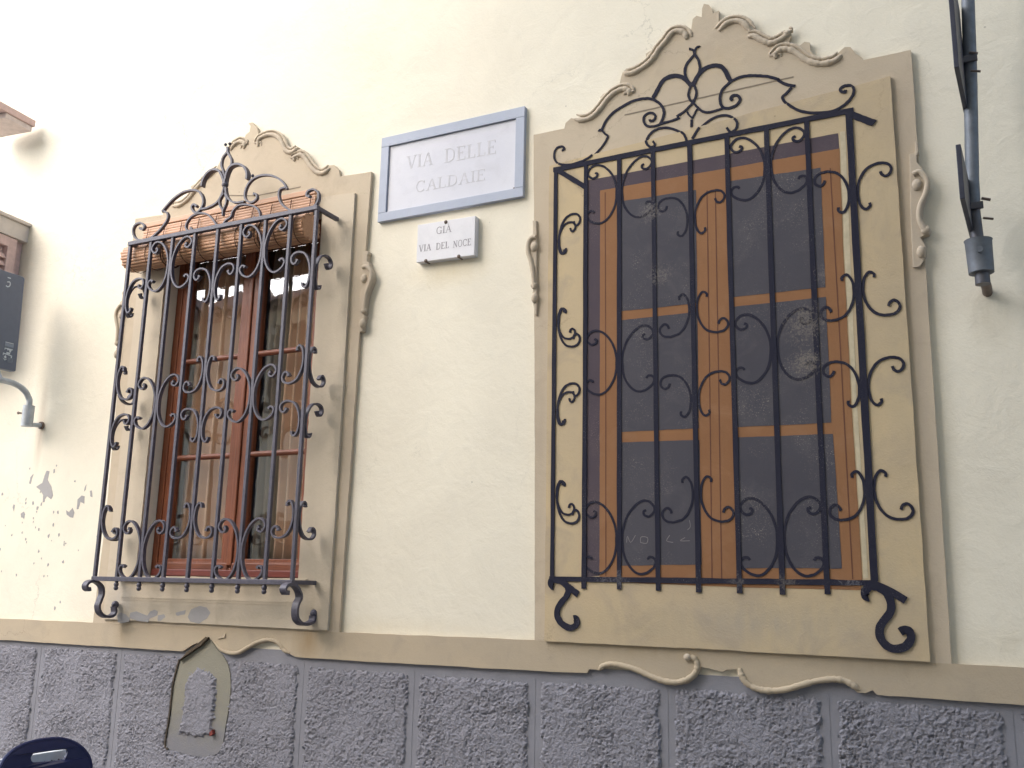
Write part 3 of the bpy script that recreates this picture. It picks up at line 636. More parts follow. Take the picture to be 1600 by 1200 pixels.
# plinth: smooth render behind, roughcast panels proud of it
MB().prism([rect(XL, XR, 0, 1.31)], -.004, .004).obj('plinth', M['plinth'], house)
JX = [-5.85, -5.23, -4.634, -4.038, -2.884, -2.296, -1.728, -1.181, -.601, -.033, .55, 1.15, 1.75]
PT = [1.258, 1.258, 1.258, 1.262, 1.252, 1.250, 1.252, 1.264, 1.268, 1.256, 1.253, 1.255, 1.255, 1.255]
NICHE, NIN = T['niche'], T['niche_in']
def inside(x, z, poly):
    c = False
    n = len(poly)
    for i in range(n):
        (x1, z1), (x2, z2) = poly[i], poly[(i + 1) % n]
        if (z1 > z) != (z2 > z) and x < (x2 - x1) * (z - z1) / (z2 - z1) + x1: c = not c
    return c
def pebbles(x, z):
    """thrown roughcast: small lumps with pits between them"""
    p = Vector((x * 150, z * 160, 0.0))
    w = noise.noise(p * .4)
    d = noise.voronoi(p + Vector((w * 1.2, -w * .9, w)))[0]
    h = 1.0 - min(1.0, d[0] * 1.3)
    zone = .7 + .6 * noise.noise(Vector((x * 6.5, z * 7.5, 6.0)))
    n1 = noise.fractal(Vector((x * 42, z * 46, 4.4)), .5, 2.3, 5)
    n2 = noise.noise(Vector((x * 80, z * 86, 9.1))) * .5 + noise.noise(Vector((x * 175, z * 185, 2.7))) * .7
    pit = max(0.0, n2 - .23)
    return (.0052 * h + .0046 * n1 - .029 * pit) * zone + .004
def roughcast(name, x0, x1, z0, z1, parent, y=-.006, mask=None, step=.0034, amp=1.0, zfine=.6):
    zs = [z1]
    while zs[-1] > z0: zs.append(zs[-1] - (step if zs[-1] > zfine else .014))
    zs = zs[::-1]
    nx, nz = max(2, int((x1 - x0) / step)), len(zs) - 1
    vid, v, f = {}, [], []
    for i in range(nx + 1):
        for j in range(nz + 1):
            x, z = x0 + (x1 - x0) * i / nx, zs[j]
            ex = .014 * noise.noise(Vector((x * 34, z * 34, 1.0))) + .014 * noise.noise(Vector((x * 110, z * 110, 3.0)))
            e = min(x - x0, x1 - x, z - zs[0], z1 - z) + ex
            if mask: e = min(e, mask(x, z) + ex)
            k = max(0.0, min(1.0, e / .012))
            if mask and e < -.03: continue
            h = (.0005 + pebbles(x, z) * amp) * k - .006 * (1 - k)
            vid[i, j] = len(v); v.append((x, y - h, z))
    for i in range(nx):
        for j in range(nz):
            q = [(i, j), (i + 1, j), (i + 1, j + 1), (i, j + 1)]
            if all(c in vid for c in q): f.append(tuple(vid[c] for c in q))
    me = bpy.data.meshes.new(name)
    me.from_pydata(v, [], f)
    me.materials.append(M['roughcast'])
    me.polygons.foreach_set('use_smooth', [True] * len(me.polygons))
    return link(name, me, parent)
def dist_poly(x, z, poly):
    best = 9
    n = len(poly)
    for i in range(n):
        (x1, z1), (x2, z2) = poly[i], poly[(i + 1) % n]
        dx, dz = x2 - x1, z2 - z1
        t = max(0, min(1, ((x - x1) * dx + (z - z1) * dz) / (dx * dx + dz * dz + 1e-12)))
        best = min(best, math.hypot(x - x1 - dx * t, z - z1 - dz * t))
    return best
nxs = [p[0] for p in NICHE]; nzs = [p[1] for p in NICHE]
def niche_mask(x, z):
    if x < min(nxs) - .06 or x > max(nxs) + .06 or z < min(nzs) - .06: return 9
    d = dist_poly(x, z, NICHE)
    return -d if inside(x, z, NICHE) else d
def wave(x):
    """lower edge of the band at x, so that panels stay below it"""
    z = 9
    for (a, b) in zip(low, low[1:]):
        if min(a[0], b[0]) <= x <= max(a[0], b[0]): z = min(z, a[1], b[1])
    return z
for i in range(len(JX) - 1):
    x0, x1 = JX[i] + .026, JX[i + 1] - .026
    
    zt = (PT[i] + PT[i + 1]) / 2 - .006
    zl = .12
    has = x0 < max(nxs) and x1 > min(nxs)
    roughcast('roughcast_panel', x0, x1, zl, zt, house, zfine=(.55, .55, .6, .66, .7, .74, .8, .84, .88, .9, .95, 1.0)[i], mask=niche_mask if has else (lambda x, z: wave(x) - .012 - z))
for x in JX[1:]:
    MB().box(x - .0018, x + .0018, -.0052, -.001, .1, 1.262).obj('joint', M['plinth'], house)
# walled-up wine hatch under the left window
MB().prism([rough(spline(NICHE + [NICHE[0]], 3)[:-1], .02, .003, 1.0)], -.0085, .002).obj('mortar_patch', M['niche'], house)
def in_mask(x, z):
    d = dist_poly(x, z, NIN)
    return d if inside(x, z, NIN) else -d
ix = [p[0] for p in NIN]; iz = [p[1] for p in NIN]
roughcast('hatch_infill', min(ix) - .02, max(ix) + .02, min(iz) - .02, max(iz) + .02, house, -.0135, in_mask, .0042, .8)
MB().prism([rough(T['niche_crack'], .012, .006, 2.0)], -.0262, .0).obj('crumbled_edge', M['crack'], house, bevel=.004)
ck = [p for p in NICHE[11:17]]
MB().ribbon([(x - .004, z) for x, z in spline(ck, 5)], .007, -.0145, -.003).obj('crack', M['crack'], house)
MB().prism([rough(T['niche_red'], .01, .003)], -.026, -.01).obj('paint_spot', M['red'], house)
MB().prism([rough(T['crest_bit'], .01, .003)], -.0265, -.018).obj('plaster_scar', M['trim'], house, bevel=.002)
# flaked paint, left of the left window
for k in 'abcdefghij':
    MB().prism([rough(T['wbare_' + k], .01, .006, ord(k))], -.0012, .002).obj('bare_patch', M['bare'], house)
for k in range(46):
    x, z = random.gauss(-4.78, .19), random.gauss(1.86, .15)
    if x > -4.28 or x < -5.3 or z < 1.45: continue
    r = random.uniform(.003, .009)
    lp = [(x + r * random.uniform(.5, 1.2) * math.cos(a), z + r * random.uniform(.6, 1.8) * math.sin(a)) for a in [j * 2 * math.pi / 7 for j in range(7)]]
    MB().prism([lp], -.0011, .002).obj('bare_patch', M['bare'], house)

# ------------------------------------------------------------------ window surrounds
def ornament(key, parent, flip=None):
    g = (lambda p: (flip - p[0], p[1])) if flip is not None else (lambda p: p)
    lp = [g(p) for p in T[key]]
    MB().prism([rough(lp, .012, .0012)], -.031, .004).obj('side_scroll', M['moulding'], parent, bevel=.004)
    s = [g(p) for p in T[key + '_s']]
    m = MB().tube([(x, -.032, z) for x, z in spline(s, 6)], .0105, 8)
    r = (.019, .017, .020)
    for i, (x, z) in enumerate([g(p) for p in T[key + '_v']]):
        m.ball((x, -.03, z), r[i], 1 if i < 2 else .8, .75, 1.25 if i != 1 else .9)
    m.obj('scroll_relief', M['moulding'], parent, smooth=True, angle=60)

# right (painted) window surround
sr = thing('window_surround', 'plaster surround with scrolled pediment around the painted false window', 'window surround', (-.98, 0, 1.4), 'plaster window surrounds')
ped = T['ped_right']
loop = [(-1.726, 1.4072), (-.2, 1.393)] + [(-.196, 2.2), (-.193, 3.0)] + ped[::-1] + [(-1.757, 3.0), (-1.738, 2.1)]
kp = lambda x, z: z < 1.43
MB().prism([rough(loop, .02, .0016, 5.0, kp)], -.02, .005).obj('surround_slab', M['trim'], sr, bevel=.003)
pr = [(-1.676, 1.405), (-1.1, 1.404), (-.264, 1.397), (-.266, 2.3), (-.268, 3.53), (-.9, 3.485), (-1.684, 3.432)]
MB().prism([rough(pr, .03, .0022, 8.0)], -.034, -.014).obj('inner_panel', M['panel'], sr, bevel=.004)
for k in ('r1', 'r2', 'r3', 'r4', 'r5'):
    moulding(T['mo_' + k], sr, .0125)
m = MB()
MB().ribbon(T['inc_r'], .0055, -.0212, -.018).obj('incised_line', M['groove'], sr)  # dark strip on the slab, line shade put into its colour
ornament('so_rr', sr); ornament('so_rl', sr)

# left (real) window surround, open for the window
sl = thing('window_surround', 'pale plaster surround with scrolled pediment around the barred real window', 'window surround', (-3.45, 0, 1.4), 'plaster window surrounds')
ped = T['ped_left']
loop = [(-4.248, 1.391), (-2.688, 1.401)] + [(-2.68, 2.0), (-2.665, 2.9)] + ped[::-1] + [(-4.262, 3.3), (-4.236, 1.9)]
hole = rect(OX0, OX1, OZ0, OZ1)
MB().prism([rough(loop, .02, .0016, 15.0, kp), hole], -.02, .005).obj('surround_slab', M['trim'], sl, bevel=.003)
pl_ = [(-4.165, 1.413), (-3.4, 1.41), (-2.743, 1.408), (-2.736, 2.4), (-2.733, 3.489), (-3.3, 3.52), (-4.165, 3.53)]
MB().prism([rough(pl_, .03, .002, 18.0), rough(hole, .02, .003, 2)], -.034, -.014).obj('inner_panel', M['panel_l'], sl, bevel=.005)
for k in ('l1', 'l2', 'l3', 'l4'):
    moulding(T['mo_' + k], sl, .0125)
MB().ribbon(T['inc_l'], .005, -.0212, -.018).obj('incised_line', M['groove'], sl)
ornament('so_lr', sl); ornament('so_lr', sl, -6.92)
MB().box(-4.05, -2.95, -.0362, -.03, 1.523, 1.529).obj('incised_line', M['panel_l'], sl)
MB().box(-4.05, -2.95, -.0358, -.03, 1.511, 1.515).obj('incised_line', M['panel_l'], sl)
for k in 'abcde':
    MB().prism([rough(T['bare_' + k], .01, .004, ord(k))], -.0348, -.03).obj('bare_patch', M['bare'], sl)
# stone sill strip under the opening
MB().box(OX0 - .08, OX1 + .06, -.055, .02, 1.607, 1.631).obj('sill', M['trim'], sl, bevel=.004)

# ------------------------------------------------------------------ painted window (flat mural on the panel)
mural = thing('painted_window', 'flat painted trompe l oeil window with navy bars on the ochre panel', 'mural', (-.98, -.034, 1.6))
yy = [0.0]
def paint(name, loops, y, mat, amp=.0012, seed=0.0):
    yy[0] += .00001
    return MB().prism([rough(l, .02, amp, seed) for l in loops], y - yy[0], -.030).obj(name, M[mat], mural)
paint('painted_reveal', [T['pw_reveal']], -.0345, 'p_reveal')
paint('painted_frame', [T['pw_frame']], -.0352, 'p_wood')
paint('painted_stripe', [T['pw_light']], -.0348, 'p_light')
for k in 'abcdef':
    paint('painted_pane', [T['pw_pane_' + k]], -.0360, 'p_dark', .0016, ord(k))
for k in 'abcde':
    a, b = T['pw_line_' + k]
    yy[0] += .00001
    MB().ribbon(rough([a, b], .05, .001)[:-1] + [b] if False else [a, ((a[0] + b[0]) / 2 + .001, (a[1] + b[1]) / 2), b], .004, -.0356 - yy[0], -.030).obj('painted_line', M['p_line'], mural)
def wob(path, seed, a=.0012):
    return [(x + a * noise.noise((i * .45, seed, 0)), z + a * noise.noise((i * .45, seed, 9))) for i, (x, z) in enumerate(path)]
def panel_top(x):
    return 3.432 + (x + 1.684) * (.053 / .784) if x < -.9 else 3.485 + (x + .9) * (.045 / .632)
def stroke(name, path, w, y=-.0368, taper=True):
    yy[0] += .00001
    n = len(path)
    ww = [w * (1 + .13 * noise.noise((i * .35, path[0][0] * 7, path[0][1] * 7))) for i in range(n)]
    off = y - yy[0] + .034
    face = lambda x, z: off + (-.034 if z < panel_top(x) else -.020)      # panel face, or the slab behind it above the panel
    return MB().ribbon(wob(path, path[0][0] * 3), ww, face, 0).obj(name, M['p_bar'], mural)
bt, bb = T['pb_top'], T['pb_bot']
BW = [.017, .0185, .019, .0185, .0195, .0195, .020, .020, .025]
for i in range(9):
    a, b = bt[i], bb[i]
    low_ = b[1] - (.036 if 0 < i < 8 else 0)
    n = 24
    stroke('painted_bar', [(a[0] + (b[0] - a[0]) * t / n, a[1] + (low_ - a[1]) * t / n) for t in range(n + 1)], BW[i], -.0388)
def line(a, b, n=20): return [(a[0] + (b[0] - a[0]) * t / n, a[1] + (b[1] - a[1]) * t / n) for t in range(n + 1)]
stroke('painted_rail', line((bt[0][0] - .012, bt[0][1] - .004), (bt[8][0] + .018, bt[8][1] + .006), 40), .022, -.0384)
stroke('painted_rail', line((bb[0][0] - .012, bb[0][1] - .004), (bb[8][0] + .01, bb[8][1] - .006), 40), .020, -.0384)
stroke('painted_rail', line(*T['pdiag_l']), .021, -.0384)
stroke('painted_rail', line(*T['pdiag_r']), .026, -.0384)
# C- and J-scroll outlines in units of one bay
C_ = [(.70, -.22), (.63, -.26), (.66, -.34), (.78, -.37), (.90, -.26), (.90, -.14), (.78, -.02), (.62, 0), (.42, -.10), (.22, -.34), (.10, -.66), (.08, -.94), (.12, -1.26), (.26, -1.54), (.46, -1.70), (.66, -1.70), (.86, -1.58), (.93, -1.44), (.88, -1.34), (.78, -1.32), (.72, -1.38)]
J_ = [(.63, -.22), (.67, -.32), (.76, -.36), (.85, -.28), (.87, -.16), (.80, -.05), (.67, 0), (.50, -.01), (.32, -.10), (.17, -.33), (.10, -.62), (.12, -.93), (.20, -1.11), (.28, -1.15), (.36, -1.08), (.35, -1.0)]
def scroll(kind, sx, sz, side, up):
    """side +1/-1 opens right/left of the bar; up False turns the J over"""
    P = spline(C_ if kind == 'C' else J_, 5)
    return [(side * x * sx, (z if up else -z) * sz) for x, z in P]
ROWS_P = [('C', 3.392, .1555, True), ('J', 3.187, .150, True), ('C', 2.657, .1575, True), ('J', 2.600, .147, False), ('J', 2.442, .147, True), ('C', 1.951, .163, True), ('J', 1.868, .148, False)]
for kind, z, sz, up in ROWS_P:
    for bi in ((2, 6) if kind == 'C' else (0, 4, 8)):
        t = (bt[0][1] - z) / (bt[0][1] - bb[0][1])
        x = bt[bi][0] + (bb[bi][0] - bt[bi][0]) * t
        for side in (-1, 1):
            if bi == 0:
                if side < 0: continue
                for k_, w_ in ((.80, .0092), (.64, .0085)):       # the side return drawn in perspective
                    p = scroll('J', .150 * k_ * 1.05, sz * (1 if k_ > .7 else .8), 1, up)
                    stroke('painted_scroll', [(x + .006 + a, z + (0 if k_ > .7 else (-.035 if up else .035)) + b) for a, b in p], w_)
                continue
            p = scroll(kind, .158, sz, side, up)
            stroke('painted_scroll', [(x + a, z + b) for a, b in p], .0092 + .001 * (bi > 5))
for k in sorted(T):
    if k.startswith('pc_'):
        w, p = T[k]
        w *= .82
        stroke('painted_scroll', spline(p, 9), w, -.0368)
for k in 'lr':
    stroke('painted_bracket', spline(T['pbr_' + k], 5), .027 if k == 'r' else .024, -.0386)
    p = spline(T['pbr_' + k + 'b'], 4) if len(T['pbr_' + k + 'b']) > 2 else line(*T['pbr_' + k + 'b'])
    stroke('painted_bracket', p, .024, -.0382)
for k in range(1, 6):
    MB().ribbon(spline(T['scr_%d' % k], 3), .0024, -.0366 - .00004 * k, -.033).obj('chalk_scratch', M['chalk'], mural)

# ------------------------------------------------------------------ real iron grille
GY = -.2
gx = [-4.058 + .1544 * i for i in range(9)]
ZT, ZB = 3.352, 1.614
grille = thing('window_grille', 'grey wrought iron grille with scrolls and crest bolted over the real window', 'window grille', (-3.44, -.04, 1.4))
for i, x in enumerate(gx):
    m = MB().box(x - .0085, x + .0085, GY - .0085, GY + .0085, ZB, ZT)
    b = m.obj('bar', M['iron'], grille, bevel=.002)
    if 0 < i < 8:
        MB().tube([(x, GY, z) for z in (1.604, 1.596, 1.592, 1.585, 1.578, 1.574, 1.568, 1.562, 1.559)], [.009, .009, .012, .013, .009, .011, .012, .009, .004], 8).obj('finial', M['iron'], b, smooth=True)
MB().box(gx[0] - .010, gx[8] + .010, GY - .013, GY + .013, ZT - .002, ZT + .020).obj('rail', M['iron'], grille, bevel=.002)
MB().box(gx[0] - .010, gx[8] + .010, GY - .013, GY + .013, ZB - .012, ZB + .010).obj('rail', M['iron'], grille, bevel=.002)
for x in (gx[0], gx[8]):
    for z in (ZT + .009, ZB):
        MB().box(x - .0095, x + .0095, GY + .014, -.0395, z - .010, z + .0095).obj('side_rail', M['iron'], grille, bevel=.002)
def iron_ribbon(name, path, w, y0, y1, parent=grille, origin=None):
    return MB().ribbon(path, w, y0, y1).obj(name, M['iron'], parent, origin or (0, 0, 0), smooth=True, angle=35)
ROWS_R = [('C', 3.338, .1565, True), ('J', 3.152, .156, True), ('C', 2.612, .152, True), ('J', 2.514, .152, False), ('J', 2.430, .142, True), ('C', 1.893, .161, True), ('J', 1.810, .142, False)]
cache = {}
def iron_scroll(kind, sz, side, up, loc, plane='XZ'):
    key = (kind, sz, side, up, plane)
    if key not in cache:
        m = MB()
        p = scroll(kind, .150, sz, side, up)
        n = len(p)
        ww = [.0088 + (.006 if i < 3 or i > n - 4 else 0) for i in range(n)]
        m.ribbon(p, ww, -.010, .010)
        if plane == 'YZ':
            m.v = [(y, x, z) for x, y, z in m.v]
        me = m.mesh('scroll', M['iron'], True)
        try: me.set_sharp_from_angle(angle=R(35))
        except Exception: pass
        cache[key] = me
    return link('scroll', cache[key], grille, loc)
for kind, z, sz, up in ROWS_R:
    for bi in ((2, 6) if kind == 'C' else (0, 4, 8)):
        for side in (-1, 1):
            if (bi == 0 and side < 0) or (bi == 8 and side > 0): continue
            iron_scroll(kind, sz, side, up, (gx[bi] + random.uniform(-.002, .002), GY, z + random.uniform(-.003, .003)))
        if bi in (0, 8) and kind == 'J':
            iron_scroll('J', sz, 1, up, (gx[bi], GY, z - .004), 'YZ')
for k in sorted(T):
    if k.startswith('rc_') and k != 'rc_pts':
        w, p = T[k]
        q_ = spline(p, 6)
        dep = .013 if 'lobe' in k else .008
        n = len(q_)
        ww = [w * (.72 if 'lobe' not in k else .55) * (1 + (.5 if ('tail' in k or 'arch' in k or 'small' in k) and (i < 3 if 'tail_l' in k else i > n - 4) else 0)) for i in range(n)]
        yo = (hash_i(k) if False else (sorted(T).index(k) % 5) * .0004)
        iron_ribbon('crest_scroll', q_, ww, GY - dep - yo, GY + dep + yo)
pts = T['rc_pts']
MB().ball((pts[0][0], GY, pts[0][1]), .019, 1, .9, 1.0).ball((pts[0][0], GY, pts[0][1] + .017), .012).ball((pts[0][0], GY, pts[0][1] - .017), .012).obj('crest_collar', M['iron'], grille, smooth=True)
for p in pts[1:]: MB().ball((p[0], GY - .002, p[1]), .0085).obj('crest_knob', M['iron'], grille, smooth=True)
for key, x in (('br_l', gx[0]), ('br_r', gx[8])):
    p = spline(T[key], 6)
    m = MB().ribbon(p, [.013 * (1 + .5 * (i < 5)) for i in range(len(p))], -.017, .017)
    m.v = [(x + y, a, z) for a, y, z in m.v]
    e = T[key][-1]
    m.ball((x, e[0] + .008, e[1] + .008), .020, .9, 1, 1)
    m.obj('bracket', M['iron'], grille, smooth=True, angle=35)

# ------------------------------------------------------------------ casement window behind the grille
win = thing('casement_window', 'varnished brown two leaf casement window with six panes behind the iron grille', 'window', (-3.45, .06, 1.63))
FY = .06
m = MB().prism([rect(OX0 + .001, OX1 - .001, OZ0 + .001, OZ1 - .001), rect(OX0 + .042, OX1 - .042, OZ0 + .045, OZ1 - .045)], FY, FY + .075)
m.obj('frame', M['wood'], win, bevel=.003)
MB().box(OX0 + .03, OX1 - .03, FY - .022, FY + .02, OZ0 + .004, OZ0 + .036).obj('sill_board', M['sillred'], win, bevel=.004)
XM = -3.430
def leaf(x0, x1, hx):
    z0, z1 = 1.672, 3.385
    gz0, gz1 = 1.722, 3.325
    gx0, gx1 = (x0 + .062, x1 - .064) if hx < 0 else (x0 + .064, x1 - .062)
    y0, y1 = FY + .006, FY + .05
    s = MB().prism([rect(x0, x1, z0, z1), rect(gx0, gx1, gz0, gz1)], y0, y1)
    s.prism([rect(x0 + .018, x1 - .018, z0 + .016, z1 - .02), rect(gx0 - .014, gx1 + .014, gz0 - .014, gz1 + .014)], y0 - .007, y0 + .004)
    so = s.obj('sash', M['wood'], win, bevel=.002)
    MB().box(x0 + .01, x1 - .01, y0 - .012, y0 + .01, z0 - .012, z0 + .03).obj('weather_bar', M['woodx'], so, bevel=.004)
    zb = [gz0, 2.240, 2.760, gz1]
    for z in zb[1:-1]:
        MB().tube([(gx0 - .002, y0 + .016, z), (gx1 + .002, y0 + .016, z)], .0145, 10).obj('glazing_bar', M['woodx'], so, smooth=True)
    for a, b in zip(zb, zb[1:]):
        MB().box(gx0 - .004, gx1 + .004, y0 + .020, y0 + .023, a - .002 + .003, b - .001).obj('pane', M['glass'], so)
    return so
leaf(-3.930, XM - .002, -1)
leaf(XM + .002, -2.957, 1)
MB().box(XM - .016, XM + .016, FY - .010, FY + .004, 1.69, 3.37).obj('meeting_strip', M['wood'], win, bevel=.005)
def curtain(x0, x1, y, seed, label, mat='curtain'):
    nx, nz = 70, 10
    v, f = [], []
    for i in range(nx + 1):
        for j in range(nz + 1):
            t = i / nx
            x = x0 + (x1 - x0) * t
            yv = y + .022 * math.sin(t * 34 + seed + .5 * math.sin(j * .4)) + .010 * noise.noise((t * 20, j * .3, seed))
            v.append((x, yv, 1.66 + (3.40 - 1.66) * j / nz))
    for i in range(nx):
        for j in range(nz):
            a = i * (nz + 1) + j
            f.append((a, a + nz + 1, a + nz + 2, a + 1))
    o = MB().add(v, f).obj('curtain', M[mat], None, (x0, y, 1.66), smooth=True, angle=180)
    s_ = o.modifiers.new('thick', 'SOLIDIFY'); s_.thickness = .002
    return tag(o, label, 'curtain', 'curtains behind the window leaves')
curtain(-3.90, -3.46, .155, .4, 'taupe pleated curtain hanging behind the left window leaf')
curtain(-3.42, -3.16, .20, 1.1, 'grey net curtain added to fill the dark gap between the two taupe curtains', 'filler')  # added cloth; its grey stands in for reflections over the dark room
curtain(-3.25, -2.95, .165, 2.1, 'narrower taupe curtain hanging behind the right window leaf')

# ------------------------------------------------------------------ rolled bamboo blind
bx0, bx1 = -4.150, -2.925
blind = thing('roller_blind', 'brown split bamboo blind rolled up between grille and window head', 'blind', ((bx0 + bx1) / 2, -.04, 3.25))
MB().box(bx0 + .01, bx1 - .03, -.062, -.0425, 3.512, 3.540).obj('head_batten', M['bamboo'], blind, bevel=.003)
rc = (-.108, 3.312)
m = MB()
nsl = 9
for i in range(nsl):
    z = 3.502 - i * .0155
    y = -.055 - .050 * (i / nsl) ** 1.6 * .5
    m.tube([(bx0 + .015 + random.uniform(0, .008), y, z + random.uniform(-.001, .001)), (bx1 - .03, y, z)], .0078, 6, .6)
m.obj('slats', M['bamboo'], blind, smooth=True, angle=70)["kind"] = 'stuff'
m = MB()
for k in range(26):
    a = 2 * math.pi * k / 26
    rr = .066 - .004 * (k / 26)
    y, z = rc[0] + rr * math.cos(a), rc[1] + rr * math.sin(a)
    m.tube([(bx0 + random.uniform(-.006, .006), y, z + .004), (bx1 + random.uniform(-.008, .004), y, z)], .0088, 6)
m.tube([(bx0 + .003, rc[0], rc[1] + .004), (bx1 - .004, rc[0], rc[1])], .060, 18)
m.obj('rolled_slats', M['bamboo'], blind, smooth=True, angle=60)["kind"] = 'stuff'
for i in range(10):
    x = bx0 + .06 + i * .124
    MB().tube([(x, -.066, 3.50), (x, -.073, 3.45), (x, -.085, 3.39)], .0022, 5).obj('string', M['string'], blind)
    P = [(x + .004 * math.sin(a), rc[0] + .0765 * math.cos(a), rc[1] + .0765 * math.sin(a)) for a in [2 * math.pi * k / 20 for k in range(21)]]
    MB().tube(P, .0022, 5, axis=(1, 0, 0)).obj('string', M['string'], blind)
for x in (bx0 + .30, bx1 - .27):
    P = [(x + .01 * math.sin(a), rc[0] + .0795 * math.cos(a), rc[1] + .0795 * math.sin(a)) for a in [2 * math.pi * k / 20 for k in range(21)]]
    MB().tube(P, .0045, 6, axis=(1, 0, 0)).obj('cord', M['string'], blind)

# ------------------------------------------------------------------ street name plaques
def glyph(ch):
    """serif capitals in a 1-high box: list of (polyline, width), advance"""
    t, h = .15, .06                                   # thick and thin strokes
    S = []
    def ser(x, z, w=.30): S.append(([(x - w / 2, z), (x + w / 2, z)], .05))
    if ch == 'I': S.append(([(.2, 0), (.2, 1)], t)); ser(.2, .025); ser(.2, .975); return S, .42
    if ch == 'V': S += [([(.12, .98), (.40, .02)], t), ([(.42, .02), (.68, .98)], h)]; ser(.12, .975); ser(.68, .975, .24); return S, .82
    if ch == 'A': S += [([(.40, .98), (.12, .02)], h), ([(.42, .98), (.70, .02)], t), ([(.22, .36), (.60, .36)], .055)]; ser(.12, .025, .24); ser(.70, .025); return S, .86
    if ch == 'D': S += [([(.18, 0), (.18, 1)], t), (spline([(.18, .965), (.42, .96), (.66, .80), (.72, .5), (.66, .2), (.42, .04), (.18, .035)], 4), .085)]; ser(.14, .025, .24); ser(.14, .975, .24); return S, .88
    if ch == 'E': S += [([(.18, 0), (.18, 1)], t), ([(.18, .97), (.60, .97)], .06), ([(.60, 1), (.60, .80)], .05), ([(.18, .52), (.46, .52)], .055), ([(.46, .62), (.46, .42)], .045), ([(.18, .03), (.64, .03)], .06), ([(.64, 0), (.64, .22)], .05)]; ser(.12, .025, .18); ser(.12, .975, .18); return S, .76
    if ch == 'L': S += [([(.18, 0), (.18, 1)], t), ([(.18, .03), (.60, .03)], .06), ([(.60, 0), (.60, .24)], .05)]; ser(.18, .975); ser(.12, .025, .18); return S, .72
    if ch in 'CG':
        S.append((spline([(.70, .76), (.60, .93), (.42, .98), (.22, .88), (.11, .5), (.22, .12), (.42, .02), (.60, .08), (.70, .22)], 5), .09))
        S.append(([(.70, .98), (.70, .72)], .045))
        if ch == 'G': S += [([(.69, 0), (.69, .42)], .12)]; ser(.69, .42, .26)
        return S, .86
    if ch == 'O': S.append((spline([(.42, .98), (.2, .88), (.10, .5), (.2, .12), (.42, .02), (.64, .12), (.74, .5), (.64, .88), (.42, .98)], 5), .085)); return S, .88
    if ch == 'N': S += [([(.16, 0), (.16, 1)], h), ([(.16, .98), (.68, .02)], t), ([(.68, 0), (.68, 1)], h)]; ser(.14, .025, .22); ser(.12, .975, .2); ser(.68, .975, .24); return S, .88
    if ch == '`': return [([(.30, 1.24), (.46, 1.08)], .07)], .0
    return [], .45
def lettering(text, x0, x1, z0, z1, y, parent, mat, tilt=0.0):
    """letters set flush at the bottom of shallow cuts; each letter is its own piece"""
    glyphs = []
    w = 0
    for c in text:
        g, a = glyph(c)
        glyphs.append((c, g, w)); w += a
    h = z1 - z0
    sx = (x1 - x0) / w
    lc = []
    for c, g, ax in glyphs:
        if not g: continue
        if c == '`': ax -= .86
        m = MB(); cut = MB()
        for i, (pl, ww) in enumerate(g):
            P = [(x0 + (ax + p[0]) * sx, z0 + p[1] * h + tilt * (x0 + (ax + p[0]) * sx - x0)) for p in pl]
            yo = .00003 * i
            m.ribbon(P, ww * h * .95, y + .0006 - yo - .0012, y + .004)
        m.obj('letter', M[mat], parent)
        lc.append(None)
YS_ = -.022
plq = thing('street_plaque', 'large marble street name plaque with blue grey stone border reading VIA DELLE CALDAIE', 'street sign', (-2.2, 0, 3.32))
SX0, SX1, SZ0, SZ1 = -2.597, -1.817, 3.318, 3.755
IX0, IX1, IZ0, IZ1 = -2.553, -1.861, 3.362, 3.705
MB().box(IX0 + .002, IX1 - .002, -.012, .004, IZ0 + .002, IZ1 - .002).obj('slab', M['marble'], plq, bevel=.001)
for a in ((SX0, SX1, IZ1, SZ1), (SX0, SX1, SZ0, IZ0), (SX0, IX0 - .0, IZ0 + .001, IZ1 - .001), (IX1, SX1, IZ0 + .001, IZ1 - .001)):
    MB().box(a[0], a[1], YS_, .004, a[2], a[3]).obj('border_strip', M['bardiglio'], plq, bevel=.0015)
lettering('VIA', -2.452, -2.300, 3.567, 3.634, -.012, plq, 'letter', -.02)
lettering('DELLE', -2.240, -1.958, 3.560, 3.630, -.012, plq, 'letter', -.02)
lettering('CALDAIE', -2.396, -2.012, 3.438, 3.494, -.012, plq, 'letter', -.01)
MB().ball((IX1 - .004, -.014, IZ0 + .004), .006, 1, .6, 1).obj('nail', M['rust'], plq, smooth=True)
pl2 = thing('street_plaque', 'small marble plaque reading GIÀ VIA DEL NOCE below the larger plaque', 'street sign', (-2.2, 0, 3.07))
MB().prism([[(-2.357, 3.078), (-2.050, 3.070), (-2.050, 3.258), (-2.358, 3.262)]], -.034, .003).obj('slab', M['marble2'], pl2, bevel=.002)
lettering('GIA`', -2.256, -2.172, 3.200, 3.234, -.034, pl2, 'letter2')
lettering('VIA', -2.346, -2.278, 3.126, 3.159, -.034, pl2, 'letter2')
lettering('DEL', -2.253, -2.182, 3.124, 3.156, -.034, pl2, 'letter2')
lettering('NOCE', -2.162, -2.066, 3.121, 3.153, -.034, pl2, 'letter2')
for x, z in ((-2.205, 3.252), (-2.305, 3.078), (-2.130, 3.075)):
    mm = MB().ball((x, -.034, z), .009, 1, .8, 1)
    mm.box(x - .004, x + .004, -.036, -.001, z - .006, z + .004)
    mm.obj('clip', M['rust'], pl2, smooth=True)

